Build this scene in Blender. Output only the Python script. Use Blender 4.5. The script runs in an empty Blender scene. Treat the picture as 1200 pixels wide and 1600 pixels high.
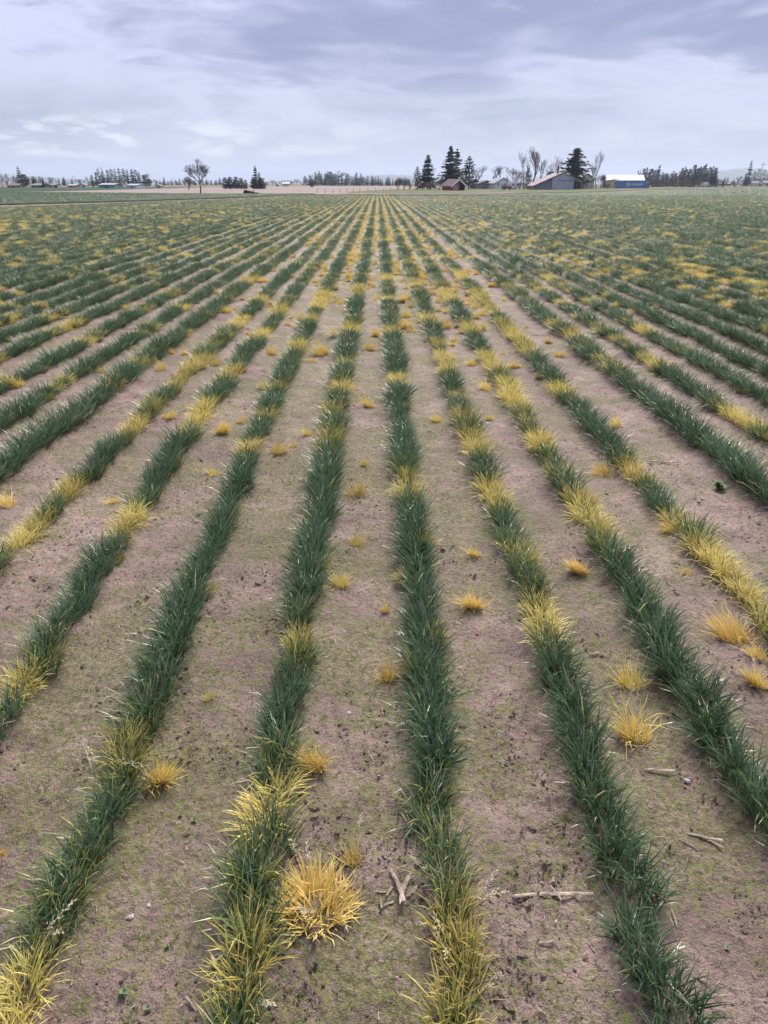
import bpy, bmesh, math, random
import numpy as np
from mathutils import Vector, Matrix, Euler

R = math.radians
sc = bpy.context.scene
col = sc.collection
random.seed(11)
rng = np.random.default_rng(11)

# ------------------------------------------------------------------ camera, light, exposure
F = 1150.0                       # focal length in photograph pixels (1200 x 1600)
PITCH, YAW, CAM_H = R(24.04), R(0.455), 1.5
cam = bpy.data.cameras.new('camera')
cam.sensor_fit = 'VERTICAL'
cam.sensor_height = 24.0
cam.lens = 24.0 * F / 1600.0
cam.clip_start, cam.clip_end = 0.05, 40000
camo = bpy.data.objects.new('camera', cam)
camo.location = (0, 0, CAM_H)
camo.rotation_euler = (R(90) - PITCH, 0, -YAW)
col.objects.link(camo)
sc.camera = camo

SUN_EL, SUN_ROT = R(48), R(200)
SKY_STRENGTH = 0.1
CLOUD_GAIN = 0.262
world = bpy.data.worlds.new('World')
sc.world = world
world.use_nodes = True
sc.view_settings.view_transform = 'Standard'
sc.view_settings.look = 'None'
sc.view_settings.gamma = 1.0
sc.view_settings.use_curve_mapping = False
sc.view_settings.exposure = 2.15

sun = bpy.data.lights.new('sun', 'SUN')
sun.energy = 1.5
sun.angle = R(22)
sun.color = (1.0, 0.93, 0.82)
suno = bpy.data.objects.new('sun', sun)
suno.rotation_euler = (R(90) - SUN_EL, 0, R(180) - SUN_ROT + R(180))
col.objects.link(suno)


def srgb(r, g, b):
    def f(c):
        c /= 255.0
        return c / 12.92 if c <= 0.04045 else ((c + 0.055) / 1.055) ** 2.4
    return (f(r), f(g), f(b), 1.0)


class NT:
    """small helper to write node trees"""
    def __init__(self, tree):
        self.t = tree
        self.n = tree.nodes
        self.l = tree.links

    def new(self, typ, ins=None, **kw):
        nd = self.n.new(typ)
        for k, v in kw.items():
            setattr(nd, k, v)
        for k, v in (ins or {}).items():
            self.put(nd.inputs[k], v)
        return nd

    def put(self, sock, v):
        if isinstance(v, bpy.types.NodeSocket):
            self.l.new(v, sock)
        elif isinstance(v, bpy.types.Node):
            self.l.new(v.outputs[0], sock)
        else:
            sock.default_value = v

    def math(self, op, a, b=0.0, c=0.0, clamp=False):
        nd = self.n.new('ShaderNodeMath')
        nd.operation = op
        nd.use_clamp = clamp
        self.put(nd.inputs[0], a)
        self.put(nd.inputs[1], b)
        self.put(nd.inputs[2], c)
        return nd.outputs[0]

    def vmath(self, op, a, b=(0, 0, 0)):
        nd = self.n.new('ShaderNodeVectorMath')
        nd.operation = op
        self.put(nd.inputs[0], a)
        self.put(nd.inputs[1], b)
        return nd.outputs[0]

    def noise(self, vec, scale, detail=4.0, rough=0.55, dist=0.0):
        nd = self.n.new('ShaderNodeTexNoise')
        self.put(nd.inputs['Vector'], vec)
        self.put(nd.inputs['Scale'], scale)
        self.put(nd.inputs['Detail'], detail)
        self.put(nd.inputs['Roughness'], rough)
        self.put(nd.inputs['Distortion'], dist)
        return nd.outputs[0]

    def step(self, v, lo, hi):
        nd = self.n.new('ShaderNodeMapRange')
        nd.interpolation_type = 'SMOOTHSTEP'
        self.put(nd.inputs['Value'], v)
        self.put(nd.inputs['From Min'], lo)
        self.put(nd.inputs['From Max'], hi)
        return nd.outputs[0]

    def mix(self, f, a, b):
        nd = self.n.new('ShaderNodeMix')
        nd.data_type = 'RGBA'
        self.put(nd.inputs[0], f)
        self.put(nd.inputs[6], a)
        self.put(nd.inputs[7], b)
        return nd.outputs[2]


def build_world():
    w = NT(world.node_tree)
    w.n.clear()
    out = w.new('ShaderNodeOutputWorld')
    bg = w.new('ShaderNodeBackground', {'Strength': SKY_STRENGTH})
    w.l.new(bg.outputs[0], out.inputs[0])
    sky = w.new('ShaderNodeTexSky')
    sky.sky_type = 'NISHITA'
    sky.sun_disc = False
    sky.sun_elevation = SUN_EL
    sky.sun_rotation = SUN_ROT
    tc = w.new('ShaderNodeTexCoord')
    d = w.vmath('NORMALIZE', tc.outputs['Generated'])
    sep = w.new('ShaderNodeSeparateXYZ', {0: d})
    x, y, z = sep.outputs
    # overcast deck: long flat cloud banks, finer billows on them
    v1 = w.vmath('MULTIPLY', d, (2.6, 2.6, 11.0))
    warp = w.new('ShaderNodeTexNoise', {'Vector': v1, 'Scale': 1.3, 'Detail': 2.0})
    v1w = w.vmath('ADD', v1, w.vmath('MULTIPLY', warp.outputs['Color'], (0.9, 0.9, 0.9)))
    v2 = w.vmath('MULTIPLY', d, (8.0, 8.0, 34.0))
    v2w = w.vmath('ADD', v2, w.vmath('MULTIPLY', warp.outputs['Color'], (1.6, 1.6, 1.6)))

    def deck(up):
        a = w.noise(w.vmath('ADD', v1w, (0.0, 0.0, up)), 1.15, 5.0, 0.54)
        b = w.noise(w.vmath('ADD', v2w, (0.0, 0.0, up * 2.6)), 1.0, 6.0, 0.62)
        return w.math('ADD', w.math('MULTIPLY', a, 0.76), w.math('MULTIPLY', b, 0.24))
    dens = deck(0.0)
    relief = w.math('SUBTRACT', deck(0.22), dens)
    m = w.step(dens, 0.41, 0.59)
    c = w.mix(m, srgb(128, 130, 163), srgb(192, 192, 218))
    c = w.mix(w.math('MULTIPLY', w.step(relief, 0.02, 0.17), 0.45), c, srgb(205, 207, 226))
    c = w.mix(w.math('MULTIPLY', w.step(relief, -0.01, -0.13), 0.75), c, srgb(122, 126, 158))
    # paler, bluish air under the deck close to the horizon
    low = w.step(z, 0.13, 0.015)
    c = w.mix(w.math('MULTIPLY', low, 0.72), c, srgb(186, 192, 214))
    # bright broken cumulus just over the horizon
    v3 = w.vmath('MULTIPLY', d, (11.0, 11.0, 44.0))
    puff = w.noise(v3, 1.0, 7.0, 0.6, 0.25)
    band = w.math('MULTIPLY', w.step(z, 0.018, 0.035), w.step(z, 0.085, 0.05))
    side = w.math('ADD', w.math('MULTIPLY', w.step(x, 0.12, -0.36), 0.75), 0.25)
    pm = w.math('MULTIPLY', w.math('MULTIPLY', w.step(puff, 0.49, 0.62), band), side)
    c = w.mix(pm, c, srgb(226, 228, 238))
    ps = w.math('MULTIPLY', w.math('MULTIPLY', w.step(puff, 0.46, 0.36), band), 0.5)
    c = w.mix(ps, c, srgb(162, 168, 196))
    # an overcast sky brightens evenly towards the zenith
    sc10 = w.n.new('ShaderNodeVectorMath')
    sc10.operation = 'SCALE'
    w.put(sc10.inputs[0], c)
    w.put(sc10.inputs['Scale'], w.math('MULTIPLY', w.math('ADD', w.math('MULTIPLY', w.math('MAXIMUM', z, 0.0), 1.6), 1.0), CLOUD_GAIN / SKY_STRENGTH / 1.16))
    sc10 = sc10.outputs[0]
    fin = w.mix(0.95, sky.outputs[0], sc10)
    w.l.new(fin, bg.inputs[0])


build_world()

# ------------------------------------------------------------------ pixel -> place
CAM_M = Euler(camo.rotation_euler).to_matrix()


def ray(px, py):
    return CAM_M @ Vector(((px - 600) / F, -(py - 800) / F, -1.0))


def ground_at(px, py, z=0.0):
    """where the photograph's pixel meets the plane of height z"""
    d = ray(px, py)
    t = (z - CAM_H) / d.z
    return (d.x * t, d.y * t)


def at(px, D):
    """place on the ground in column px at forward distance D (far things)"""
    d = ray(px, 288.5)
    return (d.x / d.y * D, D)


def ppm(D):
    return F / D * 1.0 / math.cos(PITCH) * math.cos(PITCH)


HOR = 287.0


def dist_of(py):
    return CAM_H * F / ((py - HOR) * math.cos(PITCH) ** 2)


def mpp(D):
    """metres per photograph pixel near the horizon at forward distance D"""
    return D / (F / math.cos(PITCH))


# ------------------------------------------------------------------ noise for relief
def _h(ix, iy, s):
    a = (ix.astype(np.int64) * 374761393 + iy.astype(np.int64) * 668265263 + s * 2246822519) & 0xffffffff
    a = ((a ^ (a >> 13)) * 1274126177) & 0xffffffff
    return ((a ^ (a >> 16)) & 0xffff) / 65535.0


def vn(x, y, s):
    x = np.asarray(x, float); y = np.asarray(y, float)
    ix, iy = np.floor(x), np.floor(y)
    fx, fy = x - ix, y - iy
    fx = fx * fx * (3 - 2 * fx); fy = fy * fy * (3 - 2 * fy)
    a, b = _h(ix, iy, s), _h(ix + 1, iy, s)
    c, d = _h(ix, iy + 1, s), _h(ix + 1, iy + 1, s)
    return (a + (b - a) * fx) * (1 - fy) + (c + (d - c) * fx) * fy


def fbm(x, y, s, o=3):
    t, a, n = 0, 0.5, 0
    for k in range(o):
        t = t + a * vn(x * 2 ** k, y * 2 ** k, s + k * 17)
        n += a; a *= 0.5
    return t / n


SLOPE = {-8: -2.10, -7: -1.80, -6: -1.54, -5: -1.28, -4: -0.975, -3: -0.725, -2: -0.462, -1: -0.176, 0: 0.098, 1: 0.358, 2: 0.606, 3: 0.868,
         4: 1.222, 5: 1.49, 6: 1.75}
KX = CAM_H / math.cos(PITCH)
row_x = {k: v * KX for k, v in SLOPE.items()}
for k in range(7, 34):
    row_x[k] = row_x[k - 1] + 0.438 + random.uniform(-0.03, 0.03) + (0.09 if k % 8 == 4 else 0)
for k in range(-9, -34, -1):
    row_x[k] = row_x[k + 1] - 0.438 + random.uniform(-0.03, 0.03) - (0.09 if k % 8 == 4 else 0)

ROWS = np.array(sorted(row_x.values()))


def ground_z(x, y):
    x = np.asarray(x, float); y = np.asarray(y, float)
    k = np.clip(np.searchsorted(ROWS, x), 1, len(ROWS) - 1)
    near = np.minimum(np.abs(x - ROWS[k - 1]), np.abs(x - ROWS[k]))
    fade = np.clip((45 - y) / 30.0, 0, 1) * np.clip((y + 30) / 28.0, 0, 1)
    h = (fbm(x * 1.4, y * 0.9, 3) - 0.5) * 0.05 + 0.020 * np.exp(-(near / 0.085) ** 2)
    h = h + (fbm(x * 9, y * 9, 5) - 0.5) * 0.026
    rough = np.clip((fbm(x * 4.2, y * 3.0, 9) - 0.38) * 5, 0.22, 1)
    f2 = fbm(x * 34, y * 34, 21, 3)
    h = h + rough * (np.abs(f2 - 0.5) * 2) ** 0.8 * 0.024
    h = h + rough * (vn(x * 105, y * 105, 41) - 0.5) * 0.009
    return h * fade


def gz(x, y):
    return float(ground_z(x, y))


# ------------------------------------------------------------------ object helpers
def mesh_np(name, V, Fc, mats, cols=None, smooth=False, mi=None):
    me = bpy.data.meshes.new(name)
    me.from_pydata([tuple(v) for v in V], [], [tuple(int(i) for i in f) for f in Fc])
    for m in (mats if isinstance(mats, (list, tuple)) else [mats]):
        me.materials.append(m)
    if cols is not None:
        ca = me.attributes.new('pigment_and_sheen', 'FLOAT_COLOR', 'POINT')
        ca.data.foreach_set('color', np.asarray(cols, np.float32).ravel())
    if smooth:
        me.polygons.foreach_set('use_smooth', [True] * len(me.polygons))
    if mi is not None:
        me.polygons.foreach_set('material_index', mi)
    me.update()
    return me


def link(name, data, parent=None, loc=None, rot=None):
    o = bpy.data.objects.new(name, data)
    col.objects.link(o)
    if parent is not None:
        o.parent = parent
    if loc is not None:
        o.location = loc
    if rot is not None:
        o.rotation_euler = rot
    return o


def tag(o, label=None, cat=None, group=None, kind=None):
    if label: o['label'] = label
    if cat: o['category'] = cat
    if group: o['group'] = group
    if kind: o['kind'] = kind
    return o


def copy_tree(o, parent=None):
    c = o.copy()
    col.objects.link(c)
    if parent is not None:
        c.parent = parent
    for ch in list(o.children):
        copy_tree(ch, c)
    return c


class MB:
    """collects boxes, prisms and tubes into one mesh"""
    def __init__(self):
        self.v, self.f, self.c, self.m = [], [], [], []

    def add(self, vs, fs, mi=0):
        b = len(self.v)
        self.v += [tuple(p) for p in vs]
        for f in fs:
            self.f.append([b + i for i in f])
            self.m.append(mi)

    def box(self, x0, x1, y0, y1, z0, z1, mi=0):
        vs = [(x, y, z) for z in (z0, z1) for y in (y0, y1) for x in (x0, x1)]
        self.add(vs, [(0, 2, 3, 1), (4, 5, 7, 6), (0, 1, 5, 4), (2, 6, 7, 3), (0, 4, 6, 2), (1, 3, 7, 5)], mi)

    def prism(self, poly, y0, y1, mi=0):
        """poly in (x, z), extruded from y0 to y1"""
        n = len(poly)
        vs = [(p[0], y0, p[1]) for p in poly] + [(p[0], y1, p[1]) for p in poly]
        fs = [tuple(range(n)), tuple(range(2 * n - 1, n - 1, -1))]
        fs += [((i + 1) % n, i, n + i, n + (i + 1) % n) for i in range(n)]
        self.add(vs, fs, mi)

    def tube(self, pts, rad, k=5, mi=0, cap=True):
        pts = [Vector(p) for p in pts]
        rings = []
        for i, p in enumerate(pts):
            t = (pts[min(i + 1, len(pts) - 1)] - pts[max(i - 1, 0)]).normalized()
            a = t.orthogonal().normalized()
            b = t.cross(a)
            r = rad[i] if isinstance(rad, (list, tuple)) else rad
            rings.append([p + (a * math.cos(q * 2 * math.pi / k) + b * math.sin(q * 2 * math.pi / k)) * r for q in range(k)])
        vs = [q for rg in rings for q in rg]
        fs = []
        for i in range(len(pts) - 1):
            for q in range(k):
                fs.append((i * k + q, i * k + (q + 1) % k, (i + 1) * k + (q + 1) % k, (i + 1) * k + q))
        if cap:
            fs.append(tuple(range(k - 1, -1, -1)))
            fs.append(tuple((len(pts) - 1) * k + q for q in range(k)))
        self.add(vs, fs, mi)

    def build(self, name, mats, parent=None, smooth=False, loc=None, rot=None):
        me = mesh_np(name, self.v, self.f, mats, smooth=smooth, mi=self.m)
        return link(name, me, parent, loc, rot)


# ------------------------------------------------------------------ materials
def mat(name):
    m = bpy.data.materials.new(name)
    m.use_nodes = True
    t = NT(m.node_tree)
    t.n.clear()
    out = t.new('ShaderNodeOutputMaterial')
    b = t.new('ShaderNodeBsdfPrincipled')
    t.l.new(b.outputs[0], out.inputs[0])
    return m, t, b, out


def plain(name, c, rough=0.7, var=0.15, scale=3.0, metal=0.0, bump=0.0, spec=0.4, vec='Object'):
    m, t, b, out = mat(name)
    tc = t.new('ShaderNodeTexCoord')
    n = t.noise(tc.outputs[vec], scale, 5.0, 0.6)
    n2 = t.noise(tc.outputs[vec], scale * 7, 3.0, 0.6)
    k = t.math('ADD', t.math('MULTIPLY', n, 0.7), t.math('MULTIPLY', n2, 0.3))
    lo = tuple(x * (1 - var * 2) for x in c[:3]) + (1,)
    hi = tuple(min(1, x * (1 + var)) for x in c[:3]) + (1,)
    t.put(b.inputs['Base Color'], t.mix(t.step(k, 0.3, 0.7), lo, hi))
    b.inputs['Roughness'].default_value = rough
    b.inputs['Metallic'].default_value = metal
    b.inputs['Specular IOR Level'].default_value = spec
    if bump:
        bp = t.new('ShaderNodeBump', {'Height': n2, 'Strength': 1.0, 'Distance': bump})
        t.l.new(bp.outputs[0], b.inputs['Normal'])
    return m


def blade_mat(name, rough, trans, spec):
    m, t, b, out = mat(name)
    at_ = t.new('ShaderNodeAttribute', attribute_name='pigment_and_sheen')
    oi = t.new('ShaderNodeObjectInfo')
    hsv = t.new('ShaderNodeHueSaturation', {'Color': at_.outputs['Color'],
                'Value': t.math('ADD', t.math('MULTIPLY', oi.outputs['Random'], 0.3), 0.85),
                'Hue': t.math('ADD', t.math('MULTIPLY', t.math('FRACT', t.math('MULTIPLY', oi.outputs['Random'], 7.3)), 0.016), 0.493)})
    t.put(b.inputs['Base Color'], hsv.outputs[0])
    b.inputs['Roughness'].default_value = rough
    b.inputs['Specular IOR Level'].default_value = spec
    tr = t.new('ShaderNodeBsdfTranslucent', {'Color': hsv.outputs[0]})
    mx = t.new('ShaderNodeMixShader', {0: trans, 1: b.outputs[0], 2: tr.outputs[0]})
    t.l.new(mx.outputs[0], out.inputs[0])
    return m


M_BLADE = blade_mat('grass blade', 0.36, 0.22, 0.6)
M_DRY = blade_mat('dry blade', 0.6, 0.25, 0.3)


def soil_material():
    m, t, b, out = mat('soil')
    g = t.new('ShaderNodeNewGeometry').outputs['Position']
    sep = t.new('ShaderNodeSeparateXYZ', {0: g})
    X, Y = sep.outputs[0], sep.outputs[1]
    big = t.noise(g, 1.1, 4.0, 0.6)
    mid = t.noise(g, 6.0, 5.0, 0.65)
    fin = t.noise(g, 42.0, 5.0, 0.7)
    vfin = t.noise(g, 160.0, 3.0, 0.7)
    k = t.math('ADD', t.math('MULTIPLY', big, 0.35), t.math('ADD', t.math('MULTIPLY', mid, 0.35), t.math('MULTIPLY', fin, 0.3)))
    c = t.mix(t.step(k, 0.36, 0.62), (0.148, 0.102, 0.082, 1), (0.385, 0.280, 0.234, 1))
    # moist dark crumbs and pores
    rough_zone = t.step(t.noise(g, 3.6, 4.0, 0.65), 0.42, 0.62)
    crumb = t.step(t.noise(g, 62.0, 4.0, 0.7, 0.6), 0.56, 0.66)
    clod = t.step(t.noise(g, 24.0, 5.0, 0.72, 0.8), 0.54, 0.62)
    c = t.mix(t.math('MULTIPLY', clod, 0.6), c, (0.075, 0.050, 0.042, 1))
    c = t.mix(t.math('MULTIPLY', t.math('MULTIPLY', crumb, t.math('ADD', t.math('MULTIPLY', rough_zone, 0.7), 0.2)), 0.85), c, (0.058, 0.038, 0.034, 1))
    c = t.mix(t.math('MULTIPLY', t.step(vfin, 0.5, 0.72), 0.45), c, (0.48, 0.36, 0.31, 1))
    damp = t.step(t.noise(g, 0.75, 4.0, 0.6), 0.56, 0.44)
    c = t.mix(t.math('MULTIPLY', damp, 0.35), c, (0.150, 0.104, 0.087, 1))
    # thin moss in the lanes, most of it round the middle of the plot
    near_mid = t.step(t.math('ABSOLUTE', t.math('ADD', X, 0.15)), 1.7, 0.3)
    mz = t.math('ADD', t.math('MULTIPLY', near_mid, 0.085), t.noise(g, 1.7, 5.0, 0.62))
    mf = t.math('ADD', t.math('MULTIPLY', t.noise(g, 21.0, 5.0, 0.7), 0.55), t.math('MULTIPLY', mz, 0.75))
    moss = t.math('MULTIPLY', t.step(mf, 0.625, 0.735), t.step(t.noise(g, 75.0, 4.0, 0.7), 0.38, 0.58))
    mcol = t.mix(t.step(fin, 0.35, 0.65), (0.085, 0.105, 0.018, 1), (0.170, 0.195, 0.040, 1))
    c = t.mix(t.math('MULTIPLY', moss, 0.8), c, mcol)
    t.put(b.inputs['Base Color'], c)
    b.inputs['Roughness'].default_value = 0.72
    b.inputs['Specular IOR Level'].default_value = 0.35
    h = t.math('ADD', t.math('MULTIPLY', fin, 0.8), t.math('ADD', t.math('MULTIPLY', vfin, 0.4), t.math('MULTIPLY', crumb, 0.25)))
    bp = t.new('ShaderNodeBump', {'Height': h, 'Strength': 1.0, 'Distance': 0.028})
    t.l.new(bp.outputs[0], b.inputs['Normal'])
    return m


M_SOIL = soil_material()


def field_mat(name, a, bcol, scale, stretch=(1, 1, 1), bump=0.0):
    m, t, b, out = mat(name)
    g = t.new('ShaderNodeNewGeometry').outputs['Position']
    v = t.vmath('MULTIPLY', g, stretch)
    n = t.math('ADD', t.math('MULTIPLY', t.noise(v, scale, 6.0, 0.65), 0.6), t.math('MULTIPLY', t.noise(v, scale * 9, 4.0, 0.6), 0.4))
    t.put(b.inputs['Base Color'], t.mix(t.step(n, 0.36, 0.64), a, bcol))
    b.inputs['Roughness'].default_value = 0.9
    b.inputs['Specular IOR Level'].default_value = 0.1
    return m


# ------------------------------------------------------------------ the ground
def build_ground():
    ys = [-1.0, -0.5, -0.1, 0.15]
    y = 0.3
    while y < 16:
        ys.append(y); y *= 1.0068
    while y < 7200:
        ys.append(y); y *= 1.10
    ys = np.array(ys)
    nc = 420
    u = np.linspace(-1, 1, nc)
    half = 1.9 + 0.74 * np.clip(ys, 0, None)
    Xg = half[:, None] * u[None, :]
    Yg = np.repeat(ys[:, None], nc, 1)
    Zg = ground_z(Xg, Yg)
    V = np.stack([Xg, Yg, Zg], -1).reshape(-1, 3)
    nr = len(ys)
    idx = np.arange(nr * nc).reshape(nr, nc)
    Q = np.stack([idx[:-1, :-1], idx[:-1, 1:], idx[1:, 1:], idx[1:, :-1]], -1).reshape(-1, 4)
    me = bpy.data.meshes.new('soil_ground')
    me.vertices.add(len(V)); me.vertices.foreach_set('co', V.astype(np.float32).ravel())
    me.loops.add(Q.size); me.loops.foreach_set('vertex_index', Q.astype(np.int32).ravel())
    me.polygons.add(len(Q))
    me.polygons.foreach_set('loop_start', np.arange(0, Q.size, 4, dtype=np.int32))
    me.polygons.foreach_set('use_smooth', np.ones(len(Q), bool))
    me.materials.append(M_SOIL)
    me.update(calc_edges=True)
    tag(link('soil_ground', me), kind='structure')
    me2 = mesh_np('terrain', [(-7500, -380, -0.06), (7500, -380, -0.06), (7500, 8300, -0.06), (-7500, 8300, -0.06)], [(0, 1, 2, 3)], M_SOIL)
    tag(link('terrain', me2), kind='structure')


build_ground()


def sheet(name, pts, z, m, px=True):
    """a flat field outlined on the ground; pts are photograph pixels or places"""
    P = [ground_at(*p) if px else p for p in pts]
    me = mesh_np(name, [(p[0], p[1], z) for p in P], [tuple(range(len(P)))], m)
    if me.polygons[0].normal.z < 0:
        me.flip_normals()
    return tag(link(name, me), kind='structure')


M_FGREEN = field_mat('far crop green', (0.022, 0.046, 0.024, 1), (0.046, 0.085, 0.042, 1), 0.25)
M_PALE = field_mat('bare pale field', (0.19, 0.15, 0.135, 1), (0.29, 0.235, 0.21, 1), 0.05, (1, 3, 1))
M_VERGE = field_mat('rough grass', (0.065, 0.085, 0.038, 1), (0.15, 0.15, 0.075, 1), 0.22)
M_GRAVEL = field_mat('gravel', (0.24, 0.20, 0.185, 1), (0.34, 0.30, 0.28, 1), 0.8)
M_SCRUB = field_mat('winter scrub ground', (0.10, 0.10, 0.055, 1), (0.20, 0.165, 0.11, 1), 0.03)
M_TRACK = field_mat('dirt track', (0.13, 0.10, 0.085, 1), (0.21, 0.165, 0.14, 1), 0.6)


def edge_strip(name, line, width, z, m):
    P = [Vector(ground_at(*p)) for p in line]
    L, Rr = [], []
    for i, p in enumerate(P):
        t = (P[min(i + 1, len(P) - 1)] - P[max(i - 1, 0)]).normalized()
        n = Vector((-t.y, t.x))
        L.append((*(p + n * width), z)); Rr.append((*p, z))
    n = len(P)
    me = mesh_np(name, L + Rr, [(i, i + 1, n + i + 1, n + i) for i in range(n - 1)], m)
    if me.polygons[0].normal.z < 0:
        me.flip_normals()
    return tag(link(name, me), kind='structure')


# scrubland beyond the fields, to the horizon
sheet('far_land', [(-7400, 210), (7400, 210), (7400, 8200), (-7400, 8200)], 0.02, M_SCRUB, px=False)
# the second crop field on the left, behind a dirt track
sheet('green_field', [(-500, 331), (0, 321), (200, 315.5), (330, 311), (480, 304.6), (492, 302.8), (300, 302.4), (0, 298.5), (-500, 296.5)], 0.05, M_FGREEN)
edge_strip('dirt_track', [(-500, 338), (0, 324.6), (200, 318), (330, 313.2), (480, 305.6), (560, 304.0)], 1.9, 0.03, M_TRACK)
sheet('pale_field', [(20, 300.4), (300, 303), (500, 303.2), (580, 301.4), (700, 297.6), (690, 291.5), (470, 291.2), (330, 292.6), (150, 297.8)], 0.07, M_PALE)
sheet('green_meadow', [(-600, 297.2), (20, 299.6), (150, 297.6), (330, 292.6), (-600, 291.8)], 0.075, M_FGREEN)
# grass verge in front of the farm and the gravel road
sheet('grass_verge', [(545, 303.4), (830, 302.6), (920, 300.5), (1010, 297.5), (1110, 293.8), (1300, 291.2), (1300, 289.3), (1000, 291.4), (720, 293), (600, 297), (545, 300.5)], 0.09, M_VERGE)
edge_strip('gravel_road', [(480, 304.4), (600, 303.9), (760, 303.6), (830, 302.6)], 6.0, 0.11, M_GRAVEL)
# the unweeded end of the crop on the right
sheet('crop_field_end', [(560, 305.6), (760, 305.4), (835, 304.2), (930, 301.8), (1020, 298.6), (1120, 294.6), (1500, 291.0), (1900, 291.5), (1900, 308), (1300, 308), (900, 308)], 0.06, M_FGREEN)


# ------------------------------------------------------------------ grass blades
def blades(n, hx, hy, L0, L1, th0, th1, w0, w1, palette, seed, curl=0.0, out=0.6):
    """n bent tapering blades rooted in an ellipse; palette(t, k) gives the pigment along blade k"""
    r = np.random.default_rng(seed)
    V, Fc, C = [], [], []
    ts = [0.0, 0.34, 0.7, 1.0]
    for k in range(n):
        a = r.uniform(0, 2 * math.pi)
        q = math.sqrt(r.uniform(0, 1))
        bx, by = hx * q * math.cos(a), hy * q * math.sin(a)
        ea = math.atan2(by / max(hy, 1e-4) * 0.55, bx / max(hx, 1e-4))
        az = ea + r.normal(0, 0.75) if r.random() < out else r.uniform(0, 2 * math.pi)
        L = r.uniform(L0, L1) * (1.05 - 0.25 * q)
        t0 = r.uniform(*th0) * (0.35 + 0.65 * q)
        t1 = t0 + r.uniform(*th1)
        w = r.uniform(w0, w1)
        tw = r.normal(0, 0.5)
        d = np.array([math.cos(az), math.sin(az)])
        p = np.array([bx, by, -0.008])
        pal = palette(r)
        base = len(V)
        az2 = az
        steps = 3
        for i, t in enumerate(ts):
            if i:
                ds = L * (ts[i] - ts[i - 1])
                th = t0 + (t1 - t0) * (ts[i] + ts[i - 1]) / 2
                az2 += r.normal(0, curl)
                d = np.array([math.cos(az2), math.sin(az2)])
                p = p + np.array([d[0] * math.sin(th), d[1] * math.sin(th), math.cos(th)]) * ds
                if p[2] < 0.004:
                    p[2] = 0.004
            c = pal(t)
            sx = np.array([-math.sin(az2 + tw), math.cos(az2 + tw), 0.25 * math.sin(tw)])
            ww = w * (0.75, 1.0, 0.72, 0.0)[i] * 0.5
            if i < 3:
                V.append(p - sx * ww); V.append(p + sx * ww); C += [c, c]
            else:
                V.append(p.copy()); C.append(c)
        Fc += [(base, base + 1, base + 3, base + 2), (base + 2, base + 3, base + 5, base + 4), (base + 4, base + 5, base + 6)]
    return V, Fc, C


def lerp(a, b, t):
    return tuple(a[i] + (b[i] - a[i]) * t for i in range(3)) + (1.0,)


G1, G2, G3 = (0.024, 0.062, 0.023), (0.046, 0.112, 0.040), (0.115, 0.185, 0.095)  # the palest green holds the blades' lit highlights and sheen as colour
OL = (0.150, 0.180, 0.040)
Y1, Y2, Y3 = (0.59, 0.48, 0.115), (0.71, 0.59, 0.20), (0.76, 0.65, 0.32)
O1, O2 = (0.76, 0.55, 0.15), (0.68, 0.43, 0.14)
ST = (0.70, 0.58, 0.34)


def pal_green(r):
    u = r.random()
    g = lerp(G1, G2, r.random()) if u < 0.60 else lerp(G2, G3, r.random())
    if u > 0.99:
        s = lerp(ST, Y2, r.random()); return lambda t: s
    lit_tip = lerp(g, lerp(G3, Y1, r.random() * 0.2), 0.55)  # paler towards the end: light on the blade ends is painted in
    return lambda t: lerp(lerp((0.09, 0.12, 0.05), g, min(1, t * 3.5)), lit_tip, max(0, t - 0.5) * 2)


def pal_mixed(r):
    u = r.random()
    if u < 0.16:
        return pal_green(r)
    y = lerp(Y1, OL, r.random() * .8) if u < .5 else lerp(Y1, Y2, r.random()) if u < 0.82 else lerp(Y1, O2, r.random())
    b = lerp(G2, OL, r.random())
    s = r.uniform(0.05, 0.65)
    return lambda t: lerp(b, y, min(1, max(0, (t - s * 0.6) / 0.35)))


def pal_yellow(r):
    u = r.random()
    if u < 0.09:
        return pal_green(r)
    y = lerp(Y1, Y2, r.random()) if u < 0.62 else (lerp(Y2, Y3, r.random()) if u < 0.84 else lerp(Y1, O1, r.random()))
    b = lerp(OL, Y1, r.random())
    s = r.uniform(0.0, 0.5)
    return lambda t: lerp(b, y, min(1, max(0, (t - s * 0.5) / 0.3)))


def pal_dead(r):
    c = lerp((0.13, 0.10, 0.06), (0.34, 0.27, 0.16), r.random() ** 1.6)
    return lambda t: c


def pal_fading(r):
    if r.random() < 0.62:
        return pal_green(r)
    y = lerp(OL, Y1, r.random())
    g = lerp(G2, OL, r.random() * .7)
    return lambda t: lerp(g, y, min(1, max(0, (t - .3) / 0.6)))


def pal_gold(r):
    u = r.random()
    y = lerp(Y1, Y2, r.random()) if u < .5 else lerp(Y2, ST, r.random()) if u < .75 else lerp(Y1, O1, r.random())
    b = lerp(y, O1, .45)
    return lambda t: lerp(b, y, min(1, t * 2))


def pal_orange(r):
    u = r.random()
    y = lerp(O1, Y1, r.random()) if u < 0.42 else lerp(Y1, Y2, r.random()) if u < .64 else (lerp(O1, O2, r.random()) if u < 0.78 else lerp(Y2, ST, r.random()))
    b = lerp(y, OL if r.random() < 0.3 else O2, 0.5)
    return lambda t: lerp(b, y, min(1, t * 2.2))


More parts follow.
